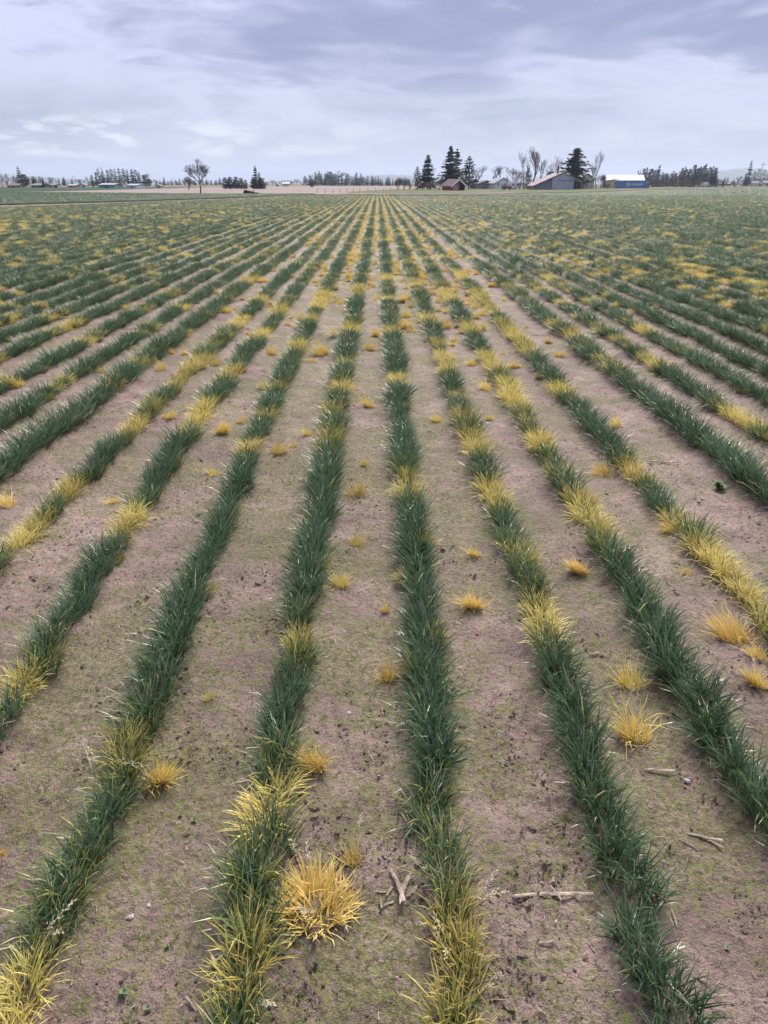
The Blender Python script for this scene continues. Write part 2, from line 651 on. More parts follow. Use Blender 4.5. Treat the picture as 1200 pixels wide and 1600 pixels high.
def clump_meshes(name, n, count, args, pal, m, seed0):
    out = []
    for i in range(count):
        V, Fc, C = blades(n, *args, pal, seed0 + i)
        # dead leaves lying round the foot
        b = len(V)
        V2, F2, C2 = blades(18, args[0] * 1.25, args[1], .04, .095, (R(70), R(88)), (R(0), R(25)), .002, .004, pal_dead, seed0 + 50 + i)
        V += V2; C += C2; Fc += [tuple(q + b for q in f) for f in F2]
        out.append(mesh_np(name, V, Fc, m, C))
    return out


GREEN = clump_meshes('grass_clump', 270, 14, (0.048, 0.108, 0.070, 0.180, (R(8), R(54)), (R(10), R(62)), 0.0026, 0.0050), pal_green, M_BLADE, 100)
MIXED = clump_meshes('mixed_clump', 340, 8, (0.043, 0.100, 0.055, 0.142, (R(8), R(56)), (R(6), R(50)), 0.0020, 0.0040), pal_mixed, M_BLADE, 200)
FADING = clump_meshes('fading_clump', 270, 6, (0.050, 0.104, 0.068, 0.170, (R(8), R(54)), (R(10), R(60)), 0.0024, 0.0046), pal_fading, M_BLADE, 250)
YELLOW = clump_meshes('yellow_clump', 300, 8, (0.046, 0.102, 0.055, 0.145, (R(8), R(52)), (R(12), R(80)), 0.0022, 0.0042), pal_yellow, M_DRY, 300)
ORANGE = []
for i in range(14):
    ro_ = random.Random(i * 7 + 1)
    n_ = ro_.choice((160, 210, 260, 300, 340))
    V, Fc, C = blades(n_, ro_.uniform(.025, .052), ro_.uniform(.022, .048), 0.025, ro_.uniform(.075, .125), (R(8), R(ro_.uniform(55, 86))), (R(-30), R(ro_.uniform(20, 60))),
                      0.0018, 0.0034, pal_orange, 400 + i, curl=ro_.uniform(.2, .55), out=.85)
    V3, F3, C3 = blades(int(n_ * .14), .03, .03, .10, .17, (R(15), R(80)), (R(-10), R(55)), .0016, .003, pal_orange, 440 + i, curl=.4)
    b = len(V); V += V3; C += C3; Fc += [tuple(q + b for q in f) for f in F3]
    sx, sy = ro_.uniform(-.9, .9), ro_.uniform(-.9, .9)      # each one leans its own way
    V = [np.array([v[0] + sx * max(0, v[2]), v[1] + sy * max(0, v[2]), v[2]]) for v in V]
    b = len(V)
    V2, F2, C2 = blades(16, .04, .04, .04, .11, (R(74), R(89)), (R(0), R(20)), .0016, .003, pal_dead, 470 + i)
    V += V2; C += C2; Fc += [tuple(q + b for q in f) for f in F2]
    ORANGE.append(mesh_np('dry_grass_tuft', V, Fc, M_DRY, C))


V, Fc, C = blades(480, .050, .046, .04, .085, (R(8), R(74)), (R(-20), R(40)), .0018, .0034, pal_gold, 499, curl=.3, out=.9)
BUSHY = mesh_np('bushy_dry_tuft', V, Fc, M_DRY, C)


def seed_head_mesh(seed):
    r = random.Random(seed)
    mb = MB()
    pts = []
    p = Vector((0, 0, 0)); th = r.uniform(0.3, 0.6)
    for i in range(6):
        pts.append(p.copy())
        p = p + Vector((math.sin(th), r.uniform(-.15, .15), math.cos(th))) * 0.022
        th += r.uniform(0.02, 0.22)
    mb.tube(pts, [0.0011, 0.001, 0.0009, 0.0008, 0.0007, 0.0005], 3)
    for k in range(20):
        t = r.uniform(0.45, 1.0) * 5
        i = min(4, int(t)); b = pts[i].lerp(pts[i + 1], t - i)
        d = (pts[i + 1] - pts[i]).normalized()
        sd = Vector((r.uniform(-1, 1), r.uniform(-1, 1), r.uniform(-.5, .5)))
        d2 = (d + sd * 0.75).normalized()
        s0 = b + d2 * r.uniform(0.003, 0.014)
        L, w = r.uniform(0.008, 0.013), r.uniform(0.0016, 0.0026)
        a = d2.orthogonal().normalized() * w
        c = d2.cross(a).normalized() * w * 0.6
        q = s0 + d2 * L * 0.4
        mb.add([s0, q + a, q + c, q - a, q - c, s0 + d2 * L], [(0, 2, 1), (0, 3, 2), (0, 4, 3), (0, 1, 4), (1, 2, 5), (2, 3, 5), (3, 4, 5), (4, 1, 5)])
    return mesh_np('seed_head', mb.v, mb.f, M_SEED)


M_SEED = plain('seed head', (0.66, 0.58, 0.38, 1), 0.7, 0.15, 40)
SEEDS = [seed_head_mesh(k) for k in range(5)]

# ------------------------------------------------------------------ the crop rows
# yellow stretches seen in the photograph: row -> (upper pixel row, lower pixel row, kind)
STRETCH = {
    0: [(1450, 1700, 'm'), (1350, 1450, 'n'), (1315, 1350, 'm'), (1000, 1050, 'e'), (845, 870, 'e'), (758, 795, 'y'), (596, 615, 'y'), (520, 532, 'y'), (470, 480, 'y'), (436, 446, 'y')],
    1: [(955, 1010, 'y'), (925, 955, 'm'), (872, 900, 'm'), (765, 806, 'y'), (690, 722, 'y'), (655, 676, 'm'), (622, 634, 'm'), (560, 596, 'y'), (545, 560, 'm'), (500, 512, 'y'), (440, 455, 'm')],
    2: [(795, 862, 'y'), (692, 712, 'y'), (742, 758, 'm'), (605, 655, 'y'), (560, 596, 'y'), (512, 532, 'm'), (456, 480, 'y'), (1092, 1112, 'e')],
    3: [(860, 1000, 'y'), (820, 840, 'm'), (738, 760, 'y'), (612, 622, 'y'), (515, 565, 'm'), (460, 500, 'm'), (430, 445, 'y')],
    4: [(402, 430, 'm')],
    5: [(648, 680, 'y'), (570, 584, 'y'), (455, 462, 'y')],
    6: [(520, 530, 'y'), (436, 445, 'y')],
    -1: [(1490, 1640, 'm'), (1385, 1480, 'm'), (1255, 1370, 'm'), (1160, 1190, 'e'), (1000, 1050, 'm'), (880, 905, 'e'), (690, 712, 'm'), (648, 660, 'm'), (604, 622, 'y'), (514, 530, 'y'), (450, 470, 'm')],
    -2: [(1500, 1760, 'y'), (1425, 1500, 'm'), (1180, 1240, 'm'), (890, 912, 'e'), (702, 728, 'y'), (604, 614, 'm'), (540, 560, 'm'), (500, 510, 'y'), (462, 490, 'y')],
    -3: [(1055, 1095, 'y'), (805, 860, 'y'), (725, 745, 'e'), (640, 692, 'y'), (588, 604, 'y'), (520, 535, 'y'), (484, 500, 'm')],
    -4: [(940, 985, 'y'), (818, 875, 'y'), (765, 795, 'm'), (664, 690, 'y'), (640, 660, 'm'), (565, 615, 'm'), (500, 520, 'y'), (470, 480, 'y')],
    -5: [(770, 806, 'y'), (748, 756, 'e'), (610, 622, 'e'), (440, 450, 'm')],
}


def y_at(py):
    return ground_at(600, py)[1]


def kind_of(i, y, r):
    """g green, e a green clump with yellowed blades among it, m half yellowed, y yellow"""
    if i in STRETCH and y < y_at(430):
        for a, b, k in STRETCH[i]:
            lo, hi = y_at(b), y_at(a)
            if lo <= y <= hi:
                if k == 'n': return 'y' if r.random() < .4 else 'm'
                return 'm' if k == 'y' and (y - lo < .05 or hi - y < .05) and hi - lo > .25 else k
            if k in 'ymn' and lo - .13 < y < hi + .13:
                return 'f'
        u = r.random()
        far_ = min(1, max(0, (y - 3.5) / 4))
        return 'y' if u < .07 * far_ else 'm' if u < .16 * far_ else 'f' if u < .30 * far_ else 'e' if u > .95 else 'g'
    n = float(fbm(np.array(i * 7.31), np.array(y * 2.1 + i * 3.7), 77, 2))
    c = float(fbm(np.array(i * 0.35), np.array(y * 0.11), 78, 2))
    v = n + (c - 0.5) * 0.35 + r.gauss(0, .12)
    if i in (4, -5): v -= 0.07
    if abs(i) <= 3 and y > 16: v -= 0.01
    if abs(i) > 6: v -= 0.008 + (.012 if i > 8 else 0)
    if v > 0.725: return 'y'
    if v > 0.675: return 'm'
    if v > 0.645: return 'f'
    return 'e' if r.random() < 0.06 else 'g'


Y_NEAR = 15.0
POOL = {'g': GREEN, 'f': FADING, 'm': MIXED, 'y': YELLOW}
PART_NAME = {'g': 'green_clump', 'f': 'fading_clump', 'm': 'yellowing_clump', 'y': 'yellow_clump'}
ORD = ['', 'first', 'second', 'third', 'fourth', 'fifth', 'sixth', 'seventh', 'eighth', 'ninth', 'tenth', 'eleventh', 'twelfth', 'thirteenth',
       'fourteenth', 'fifteenth', 'sixteenth', 'seventeenth', 'eighteenth', 'nineteenth', 'twentieth', 'twenty-first', 'twenty-second',
       'twenty-third', 'twenty-fourth', 'twenty-fifth', 'twenty-sixth', 'twenty-seventh', 'twenty-eighth', 'twenty-ninth', 'thirtieth',
       'thirty-first', 'thirty-second', 'thirty-third', 'thirty-fourth', 'thirty-fifth', 'thirty-sixth', 'thirty-seventh', 'thirty-eighth', 'thirty-ninth',
       'fortieth'] + ['forty-' + w for w in 'first second third fourth fifth sixth seventh eighth ninth'.split()] + ['fiftieth']

# geometry nodes that set the far clumps (too small to pick apart) on a cloud of points
SRC = {}


def scatter_group():
    ng = bpy.data.node_groups.new('far clumps', 'GeometryNodeTree')
    ng.interface.new_socket('Geometry', in_out='INPUT', socket_type='NodeSocketGeometry')
    ng.interface.new_socket('Geometry', in_out='OUTPUT', socket_type='NodeSocketGeometry')
    t = NT(ng)
    gi = t.new('NodeGroupInput'); go = t.new('NodeGroupOutput')
    join = t.new('GeometryNodeJoinGeometry')
    # later links come first in the join, so link in reverse
    for o in reversed(SRC['list']):
        oi = t.new('GeometryNodeObjectInfo', {'Object': o, 'As Instance': False}, transform_space='ORIGINAL')
        g2 = t.new('GeometryNodeGeometryToInstance', {0: oi.outputs['Geometry']})
        t.l.new(g2.outputs[0], join.inputs[0])
    idx = t.new('GeometryNodeInputNamedAttribute', {'Name': 'which'}, data_type='INT')
    rot = t.new('GeometryNodeInputNamedAttribute', {'Name': 'turn'}, data_type='FLOAT_VECTOR')
    scl = t.new('GeometryNodeInputNamedAttribute', {'Name': 'size'}, data_type='FLOAT_VECTOR')
    ip = t.new('GeometryNodeInstanceOnPoints', {'Points': gi.outputs[0], 'Instance': join.outputs[0], 'Pick Instance': True,
               'Instance Index': idx.outputs[0], 'Scale': scl.outputs[0]})
    e2r = t.new('FunctionNodeEulerToRotation', {0: rot.outputs[0]})
    t.l.new(e2r.outputs[0], ip.inputs['Rotation'])
    t.l.new(ip.outputs[0], go.inputs[0])
    return ng


def scatter(name, P, which, turn, size, parent=None):
    me = bpy.data.meshes.new(name)
    P = np.asarray(P, np.float32)
    me.vertices.add(len(P)); me.vertices.foreach_set('co', P.ravel())
    a = me.attributes.new('which', 'INT', 'POINT'); a.data.foreach_set('value', np.asarray(which, np.int32))
    a = me.attributes.new('turn', 'FLOAT_VECTOR', 'POINT'); a.data.foreach_set('vector', np.asarray(turn, np.float32).ravel())
    a = me.attributes.new('size', 'FLOAT_VECTOR', 'POINT'); a.data.foreach_set('vector', np.asarray(size, np.float32).ravel())
    me.update()
    o = link(name, me, parent)
    o['kind'] = 'stuff'
    md = o.modifiers.new('far clumps', 'NODES')
    md.node_group = SRC['group']
    return o


DRIFT = {1: ((.9, 1.5, 2.2, 4), (-.014, -.006, .004, 0)), -2: ((1, 1.4, 2, 3, 5, 8), (.036, .032, .026, .010, -.010, -.016)), -3: ((1.5, 2.2, 3, 5, 8), (.050, .030, .012, -.018, -.022)), -1: ((1, 2, 4), (.002, 0, -.003)), 0: ((1, 2, 4, 9), (-.004, 0, -.004, -.010))}


def drift(i, y):
    return float(np.interp(y, *DRIFT[i])) * KX if i in DRIFT else 0.0


def weedy_limit(x):
    """forward distance where the weedy crop ends, at sideways place x"""
    y = 1.0
    lo, hi = 14.0, 122.0
    for _ in range(22):
        m = (lo + hi) / 2
        px = 600 + (x / m) * F / math.cos(PITCH) - 10
        lim = np.interp(px, [-500, 0, 200, 330, 480, 560, 2500], [338, 324.6, 318, 313.2, 305.6, 304.6, 304.6])
        if m > dist_of(float(lim)):
            hi = m
        else:
            lo = m
    return lo


def far_points(i, x, y0, y1, r):
    P, W, T, S = [], [], [], []
    y = y0
    while y < y1:
        st = 0.17 + max(0, y - 18) * 0.0022
        k = kind_of(i, y, r)
        if k == 'e': k = 'm' if r.random() < 0.4 else 'g'
        W.append(r.randrange(4) + {'g': 0, 'm': 4, 'y': 8, 'f': 12}[k])
        h = 0.62 + 0.4 * r.random() + (fbm(np.array(i * 1.7), np.array(y * .5), 90, 2) - 0.5) * 0.5
        s = r.uniform(0.9, 1.2)
        P.append((x + drift(i, y) + r.gauss(0, 0.022), y, 0.0))
        T.append((0, 0, r.choice((0, math.pi)) + r.gauss(0, 0.2)))
        S.append((s * 1.42, s * st / 0.150, h * 1.12 * (1.18 if k == 'y' else 1.04)))
        y += st * r.uniform(0.85, 1.15)
    return P, W, T, S


def row_label(i):
    if i == 0:
        return 'grass crop row running up the middle of the picture, yellowed at its near end'
    side = 'left' if i < 0 else 'right'
    return f'{"green" if i in (4, -5) else "green and yellow"} grass crop row, {ORD[abs(i)]} to the {side} of the central row'


rows = {}
near_jobs = []
for i in sorted(row_x, key=abs):
    x = row_x[i]
    ys = max(0.50, abs(x) / 0.60 - 1.5)
    if ys > Y_NEAR:
        continue
    root = link('crop_row', None, loc=(x, ys, 0))
    tag(root, row_label(i), 'crop row', 'rows of grass crop drilled up the field')
    rows[i] = (root, x, ys)

first = {}
n_near = 0
for i, (root, x, ys) in rows.items():
    r = random.Random(500 + i)
    y = ys
    while y < Y_NEAR:
        k = kind_of(i, y, r)
        st = r.uniform(0.12, 0.17)
        hum = 0.76 + 0.48 * float(fbm(np.array(i * 2.9), np.array(y * 3.0), 60, 2))
        if i in (4, -5): hum += 0.14
        kinds = [k] if k != 'e' else ['g', 'e']
        for kk in kinds:
            k2 = 'm' if kk == 'e' else 'y' if kk == 'm' and r.random() < (.45 if y < 1.5 else .25) else kk
            if kk == 'e' and i == 0: k2 = 'm'
            name = PART_NAME[k2]
            me = r.choice(POOL[k2])
            o = bpy.data.objects.new(name, me)
            col.objects.link(o)
            o.parent = root
            px = r.gauss(0, 0.010) + drift(i, y) + (0.0 if kk != 'e' else r.choice((-1, 1)) * 0.045)
            o.location = (px, y - ys, gz(x + px, y))
            o.rotation_euler = (r.gauss(0, .05), r.gauss(0, .05), r.choice((0, math.pi)) + r.gauss(0, 0.22))
            if y < 1.6: hum = max(hum, 1.0)
            hum_ = hum * min(1.0, 0.88 + max(0, y - 1.0) * 0.10)
            s = hum_ * r.uniform(0.92, 1.10) * (0.62 if kk == 'e' else 1.0)
            o.scale = (s * (0.82 + min(.56, max(0, y - 1) * .060)), s * .97, s * r.uniform(0.84, 1.04))
            if k2 == 'y': o['label'] = 'yellowed clump of grass'
            first.setdefault((k2, me.name), o)
            n_near += 1
        y += st
SRC['list'] = []
for k in 'gmyf':
    got = [o for (kk, n), o in first.items() if kk == k][:4]
    SRC['list'] += got

# isolated dry tufts (volunteers between the rows)
def proto_tufts():
    return ORANGE


TUFTS = [(492, 1418, 118), (553, 1352, 55), (492, 1200, 52), (250, 1222, 62), (328, 1099, 24), (607, 1058, 46), (530, 918, 32), (740, 948, 42),
         (906, 896, 37), (740, 871, 29), (553, 852, 26), (558, 779, 40), (985, 1070, 54), (992, 1152, 78), (1148, 999, 54), (1182, 1070, 52),
         (1185, 1030, 42), (1072, 902, 18), (603, 955, 20), (680, 859, 18), (943, 739, 33), (1172, 749, 26), (963, 667, 23), (433, 712, 30),
         (347, 679, 28), (335, 743, 25), (263, 656, 32), (177, 783, 22), (458, 700, 14), (483, 684, 21), (577, 636, 25), (684, 658, 25),
         (762, 657, 16), (568, 728, 14), (575, 548, 21), (487, 565, 19), (410, 608, 23), (377, 662, 16), (252, 581, 22), (290, 556, 18),
         (158, 581, 18), (335, 573, 17), (2, 1338, 22), (10, 787, 32), (805, 575, 23), (740, 573, 22), (695, 513, 20), (25, 608, 36),
         (1050, 833, 30), (760, 612, 20), (705, 565, 16), (352, 488, 22), (470, 512, 18), (545, 590, 14), (590, 470, 17), (655, 480, 17)]
tuft_pts = []
lanes = sorted(row_x)


def lane_of(x):
    for a, b in zip(lanes[:-1], lanes[1:]):
        if row_x[a] <= x < row_x[b]:
            return a
    return lanes[0] if x < 0 else lanes[-2]


for px, py, w in TUFTS:
    x, y = ground_at(px, py)
    depth = y * math.cos(PITCH) + CAM_H * math.sin(PITCH)
    tuft_pts.append([x, y, w * depth / F / 0.122])
rr = random.Random(8)
far_tufts = []
for a, b in zip(lanes[:-1], lanes[1:]):
    xa, xb = row_x[a], row_x[b]
    mid = (xa + xb) / 2
    y = max(y_at(560), abs(mid) / 0.55)
    dens0 = 4.8 if a in (-2, -1, 0, 1) else (3.0 if -5 <= a <= 3 else 0.8)
    ymax = weedy_limit(mid) - 1
    while y < ymax:
        ramp = min(1.0, max(0.28, (y - 4) / 8.0))
        cl = 0.35 + 1.5 * max(0, float(fbm(np.array(a * 5.1), np.array(y * .33), 33, 2)) - 0.35)
        d = dens0 * ramp * cl * 1.7
        if a in (-2, -1, 0, 1) and y > 14: d *= 1.1
        y += rr.expovariate(d)
        xx = rr.gauss(mid, 0.07) if rr.random() < 0.7 else rr.uniform(xa + 0.05, xb - 0.05)
        s = (0.45 + 0.85 * rr.random() ** 1.5) * (1.1 if y < 18 else 1.05)
        far_tufts.append([xx, y, s])
far_tufts.sort(key=lambda p: p[1])
far_tufts = [p for p in far_tufts if p[1] < 125]
ind = [p for p in far_tufts if abs(p[0]) < 0.55 * p[1] + 0.3][:240]
keep = set(map(id, ind))
rest = [p for p in far_tufts if id(p) not in keep]
allt = tuft_pts + ind
by_lane = {}
for p in allt:
    by_lane.setdefault(lane_of(p[0]), []).append(p)


def lane_name(a):
    if a == 0: return 'first bare lane right of the central row'
    if a == -1: return 'first bare lane left of the central row'
    if a > 0: return f'{ORD[a + 1]} bare lane right of the central row'
    return f'{ORD[-a]} bare lane left of the central row'


SPECIAL = {0: 'large bushy orange tuft of dead grass beside the yellowing left row', 1: 'spiky small yellow tuft just behind the large bushy orange tuft',
           13: 'orange grass tuft with tall pale seed stalks in the right foreground', 3: 'flattened yellow tuft beside the left foreground row',
           4: 'tiny curled straw-yellow tuft alone on soil in the left foreground'}
tuft_objs = []
rt = random.Random(4)
for a in sorted(by_lane):
    lst = sorted(by_lane[a], key=lambda p: p[1])
    k = 0
    for p in lst:
        sp = next((SPECIAL[j] for j in SPECIAL if p is tuft_pts[j]), None)
        k += 1
        size = 'small' if p[2] < 0.75 else 'round'
        nth = 'nearest' if k == 1 else (f'{ORD[k]} nearest' if k < len(ORD) else 'far')
        lab = sp or f'{size} orange tuft, {nth} in the {lane_name(a)}'
        o = link('dry_grass_tuft', BUSHY if p is tuft_pts[0] else rt.choice(ORANGE), loc=(p[0], p[1], gz(p[0], p[1])), rot=(rt.gauss(0, .12), rt.gauss(0, .12), rt.uniform(0, 6.28)))
        if p is tuft_pts[0]: o.rotation_euler = (0, 0, 0)
        o.scale = (p[2] * rt.uniform(.8, 1.25), p[2] * rt.uniform(.75, 1.1), p[2] * rt.uniform(0.75, 1.2))
        tag(o, lab, 'grass tuft', 'dry orange tufts between the rows')
        tuft_objs.append((o, p))
        p.append(o)
seen_m = []
pick = []
for o, p in tuft_objs:
    if o.data is not BUSHY and o.data.name not in seen_m:
        seen_m.append(o.data.name); pick.append(o)
    if len(pick) == 4: break
SRC['list'] = SRC['list'][:16] + pick
SRC['group'] = scatter_group()

for i, (root, x, ys) in rows.items():
    y1 = weedy_limit(x)
    y0 = max(Y_NEAR, abs(x) / 0.62)
    if y1 > y0 + 1:
        P, W, T, S = far_points(i, x, y0, y1, random.Random(900 + i))
        P = [(p[0] - x, p[1] - ys, p[2]) for p in P]
        scatter('distant_clumps', P, W, T, S, root)
# all the rows further out, one mass
P, W, T, S = [], [], [], []
for sgn in (-1, 1):
    i = 0
    base = row_x[33] if sgn > 0 else row_x[-33]
    known = sorted([k for k in row_x if k not in rows and k * sgn > 0], key=abs)
    xs = [(k, row_x[k]) for k in known] + [(sgn * (34 + q), base + sgn * 0.45 * (q + 1)) for q in range(150)]
    for k, x in xs:
        y0 = max(Y_NEAR, abs(x) / 0.64)
        y1 = weedy_limit(x)
        if y1 <= y0: continue
        a, b, c, d = far_points(k, x, y0, y1, random.Random(2000 + k))
        P += a; W += b; T += c; S += d
tag(scatter('distant_crop_grass', P, W, T, S), 'distant drilled grass with yellow patches filling the far sides of the field', 'crop')
n_far = len(P)
P = [(p[0], p[1], 0) for p in rest]
W = [16 + rt.randrange(4) for p in rest]
T = [(0, 0, rt.uniform(0, 6.28)) for p in rest]
S = [(p[2] * 1.15, p[2] * 1.15, p[2]) for p in rest]
tag(scatter('distant_dry_tufts', P, W, T, S), 'distant orange grass tufts speckling the lanes up the middle of the field', 'grass tufts')
# short crop further out on the right and in the second field
P, W, T, S = [], [], [], []
rf = random.Random(31)
for q in range(9000):
    px = rf.uniform(560, 1350)
    lim = np.interp(px, [560, 760, 835, 930, 1020, 1120, 1500], [305.6, 305.4, 304.2, 301.8, 298.6, 294.6, 291.6])
    D = rf.uniform(104, min(330, dist_of(float(lim))))
    x, y = at(px, D)
    P.append((x, y, 0.06)); W.append(rf.randrange(4) + (4 if rf.random() < 0.06 else 0))
    T.append((0, 0, rf.choice((0, 3.14)) + rf.gauss(0, .2)))
    S.append((2.2, 3.5, rf.uniform(0.6, 1.1)))
for q in range(7000):
    px = rf.uniform(-250, 490)
    a = float(np.interp(px, [-500, 0, 200, 330, 480], [330, 320.5, 315, 310.6, 304.4])); b = float(np.interp(px, [-500, 0, 300, 492], [297, 299, 303, 303.2]))
    py = rf.uniform(b, a)
    x, y = ground_at(px, py)
    P.append((x, y, 0.05)); W.append(rf.randrange(4)); T.append((0, 0, rf.choice((0, 3.14)) + rf.gauss(0, .2)))
    S.append((1.6, 2.4, rf.uniform(0.55, 0.95)))
tag(scatter('short_far_grass', P, W, T, S), 'short even green grass on the fields beyond the weedy crop', 'grass')

# seed heads on the near yellowed clumps and tufts
SEED_AT = [(480, 1450, 'T0', 4), (455, 1335, 'T0', 2), (770, 1420, 0, 3), (685, 1490, 0, 3), (770, 1560, 0, 2), (100, 1470, -2, 3), (145, 1200, -2, 3),
           (985, 1090, 'T13', 2), (560, 1300, 'T1', 1), (430, 1570, -1, 2), (1100, 930, 3, 2), (1140, 880, 3, 2), (850, 940, 1, 2), (720, 650, 1, 2),
           (215, 1215, 'T3', 2), (1180, 1050, 'T15', 2), (1148, 985, 'T14', 2), (530, 900, 'T6', 1)]
for px, py, own, cnt in SEED_AT:
    for q in range(cnt):
        x, y = ground_at(px + rt.uniform(-14, 14), py + rt.uniform(-10, 14), 0.05)
        if isinstance(own, str):
            o = tuft_pts[int(own[1:])][3]
            s = o.scale[0]
            inv = (Matrix.Translation(o.location) @ Euler(o.rotation_euler).to_matrix().to_4x4() @ Matrix.Diagonal((*o.scale, 1))).inverted()
            c = Vector((o.location.x, o.location.y, 0))
        else:
            o, xr, ys = rows[own]
            inv = Matrix.Translation((-xr, -ys, 0)); s = 1
            c = Vector((xr, y, 0))
        d = Vector((x, y, 0)) - c
        root_p = c + d * 0.55
        h = link('seed_head', rt.choice(SEEDS), o)
        L = inv @ Vector((root_p.x, root_p.y, gz(root_p.x, root_p.y) + 0.03))
        h.location = L
        h.rotation_euler = (0, 0, math.atan2(d.y, d.x) + rt.gauss(0, .5) - (o.rotation_euler.z if isinstance(own, str) else 0))
        h.scale = (1.0 / s * rt.uniform(.5, .72),) * 3

# ------------------------------------------------------------------ litter on the soil
M_STRAW = plain('weathered straw', (0.44, 0.35, 0.27, 1), 0.8, 0.4, 45, bump=0.004)
M_TWIG = plain('grey twig', (0.22, 0.17, 0.15, 1), 0.8, 0.25, 30)
M_CLOD = plain('moist crumb', (0.100, 0.068, 0.057, 1), 0.8, 0.35, 60, bump=0.003)
M_STONE = plain('pale stone', (0.36, 0.28, 0.25, 1), 0.6, 0.15, 60)
M_FOIL = plain('grey plastic scrap', (0.30, 0.30, 0.30, 1), 0.5, 0.35, 80, spec=0.4)


def stalk_mesh(L, w, seed, split=False):
    r = random.Random(seed)
    mb = MB()
    n = 6
    pts, rad = [], []
    bend = r.uniform(-.05, .05)
    for i in range(n):
        t = i / (n - 1)
        pts.append((L * (t - .5), bend * L * (t - .5) ** 2 * 4 + r.uniform(-.1, .1) * w, w * 0.35 + r.uniform(0, .12) * w))
        rad.append(w * 0.5 * (1.0 if 0 < i < n - 1 else (0.25 if split else 0.8)) * r.uniform(.8, 1.1))
    mb.tube(pts, rad, 6)
    mb.v = [(x, y, z * 0.6) for x, y, z in mb.v]
    return mesh_np('straw_stalk', mb.v, mb.f, M_STRAW)


STALKS = [  # two ends in photograph pixels, width m, label
    (640, 1378, 622, 1428, .011, 'thick split straw piece topmost in the pile between the two foreground rows'),
    (612, 1374, 634, 1424, .010, 'split straw piece leaning under the thickest one in the pile'),
    (583, 1402, 606, 1403, .004, 'thin straw sliver pointing left out of the straw pile'),
    (604, 1410, 612, 1396, .007, 'short stubby straw chip at the left of the straw pile'),
    (598, 1422, 616, 1415, .006, 'short pale straw piece at the front of the straw pile'),
    (594, 1413, 597, 1426, .005, 'tiny upright straw chip left of the straw pile'),
    (636, 1414, 652, 1396, .008, 'straw piece tucked against the central row beside the pile'),
    (799, 1405, 925, 1402, .010, 'long weathered straw stalk lying across the lane right of the central row'),
    (859, 1390, 877, 1414, .006, 'short straw stick crossing over the long weathered stalk'),
    (864, 1378, 865, 1390, .006, 'small pale straw chip just behind the long weathered stalk'),
    (1007, 1200, 1056, 1202, .009, 'straight pale straw stick lying alone right of the right foreground row'),
    (1075, 1301, 1130, 1312, .008, 'frayed straw piece pushed under the rightmost foreground row'),
    (1100, 1306, 1132, 1322, .006, 'second straw piece under the rightmost row below the frayed one'),
    (1060, 1310, 1090, 1325, .004, 'thin brown twig beside the frayed straw on the right'),
    (1048, 1418, 1060, 1450, .007, 'olive dead leaf blade standing off the right foreground row'),
    (840, 1482, 866, 1478, .005, 'bent straw piece alone in the lane right of the central row near the camera'),
    (918, 1476, 930, 1490, .004, 'slim straw sliver touching the left edge of the right foreground row'),
    (1085, 1532, 1106, 1540, .006, 'lone straw chip in the near right corner lane'),
    (72, 780, 86, 765, .012, 'pale straw stick between the left rows beside a dark crumb'),
    (1015, 722, 1062, 724, .013, 'long pale stick in the lane left of the all-green right row'),
    (830, 524, 852, 525, .014, 'pale stick in the lane halfway up the right side'),
    (920, 1024, 935, 1021, .007, 'short straw sliver in the lane right of the first right row'),
    (712, 1150, 722, 1152, .005, 'small straw sliver just right of the central row'),
    (350, 1553, 335, 1512, .010, 'pale dead leaf sheath at the left edge of the yellowing left row'),
    (310, 1590, 292, 1565, .006, 'grey dead blade lying in the near left lane'),
]
for q, (x0, y0, x1, y1, w, lab) in enumerate(STALKS):
    a, b = ground_at(x0, y0), ground_at(x1, y1)
    L = math.dist(a, b)
    mx, my = (a[0] + b[0]) / 2, (a[1] + b[1]) / 2
    z = max(gz(*a), gz(*b), gz(mx, my)) + (0.004 if q in (0, 8) else 0.001)
    o = link('straw_stalk', stalk_mesh(L, w, q, q % 2 == 0), loc=(mx, my, z), rot=(0, 0, math.atan2(b[1] - a[1], b[0] - a[0])))
    if q in (13,): o.data.materials[0] = M_TWIG
    tag(o, lab, 'straw', 'loose straw and stalk pieces on the soil')


def pebble(px, py, s, m, lab, name, cat, seed):
    r = random.Random(seed)
    bm = bmesh.new()
    bmesh.ops.create_icosphere(bm, subdivisions=2, radius=s)
    for v in bm.verts:
        n = v.co.normalized()
        k = 1 + 0.28 * math.sin(n.x * 3 + seed) * math.cos(n.y * 2.6 + seed * 2) + r.uniform(-.08, .08)
        v.co = Vector((v.co.x * k * 1.25, v.co.y * k, v.co.z * k * 0.62))
    me = bpy.data.meshes.new(name); bm.to_mesh(me); bm.free()
    me.materials.append(m)
    x, y = ground_at(px, py)
    o = link(name, me, loc=(x, y, gz(x, y) + s * 0.3), rot=(0, 0, r.uniform(0, 6)))
    tag(o, lab, cat)


pebble(205, 1440, .007, M_STONE, 'pinkish pebble on bare soil in the near left lane', 'pebble', 'stone', 1)
pebble(233, 1419, .004, M_STONE, 'small white pebble just above the pinkish pebble', 'pebble', 'stone', 2)
pebble(718, 1195, .007, M_STONE, 'small pale pebble at the right edge of the central row', 'pebble', 'stone', 3)
pebble(868, 1446, .004, M_STONE, 'tiny pale pebble below the long weathered stalk', 'pebble', 'stone', 4)
pebble(545, 1118, .009, M_STONE, 'pale grey flake of stone in the lane left of the central row', 'pebble', 'stone', 5)
pebble(1074, 1218, .008, M_FOIL, 'crumpled grey plastic scrap beside the rightmost foreground row', 'plastic_scrap', 'scrap', 6)

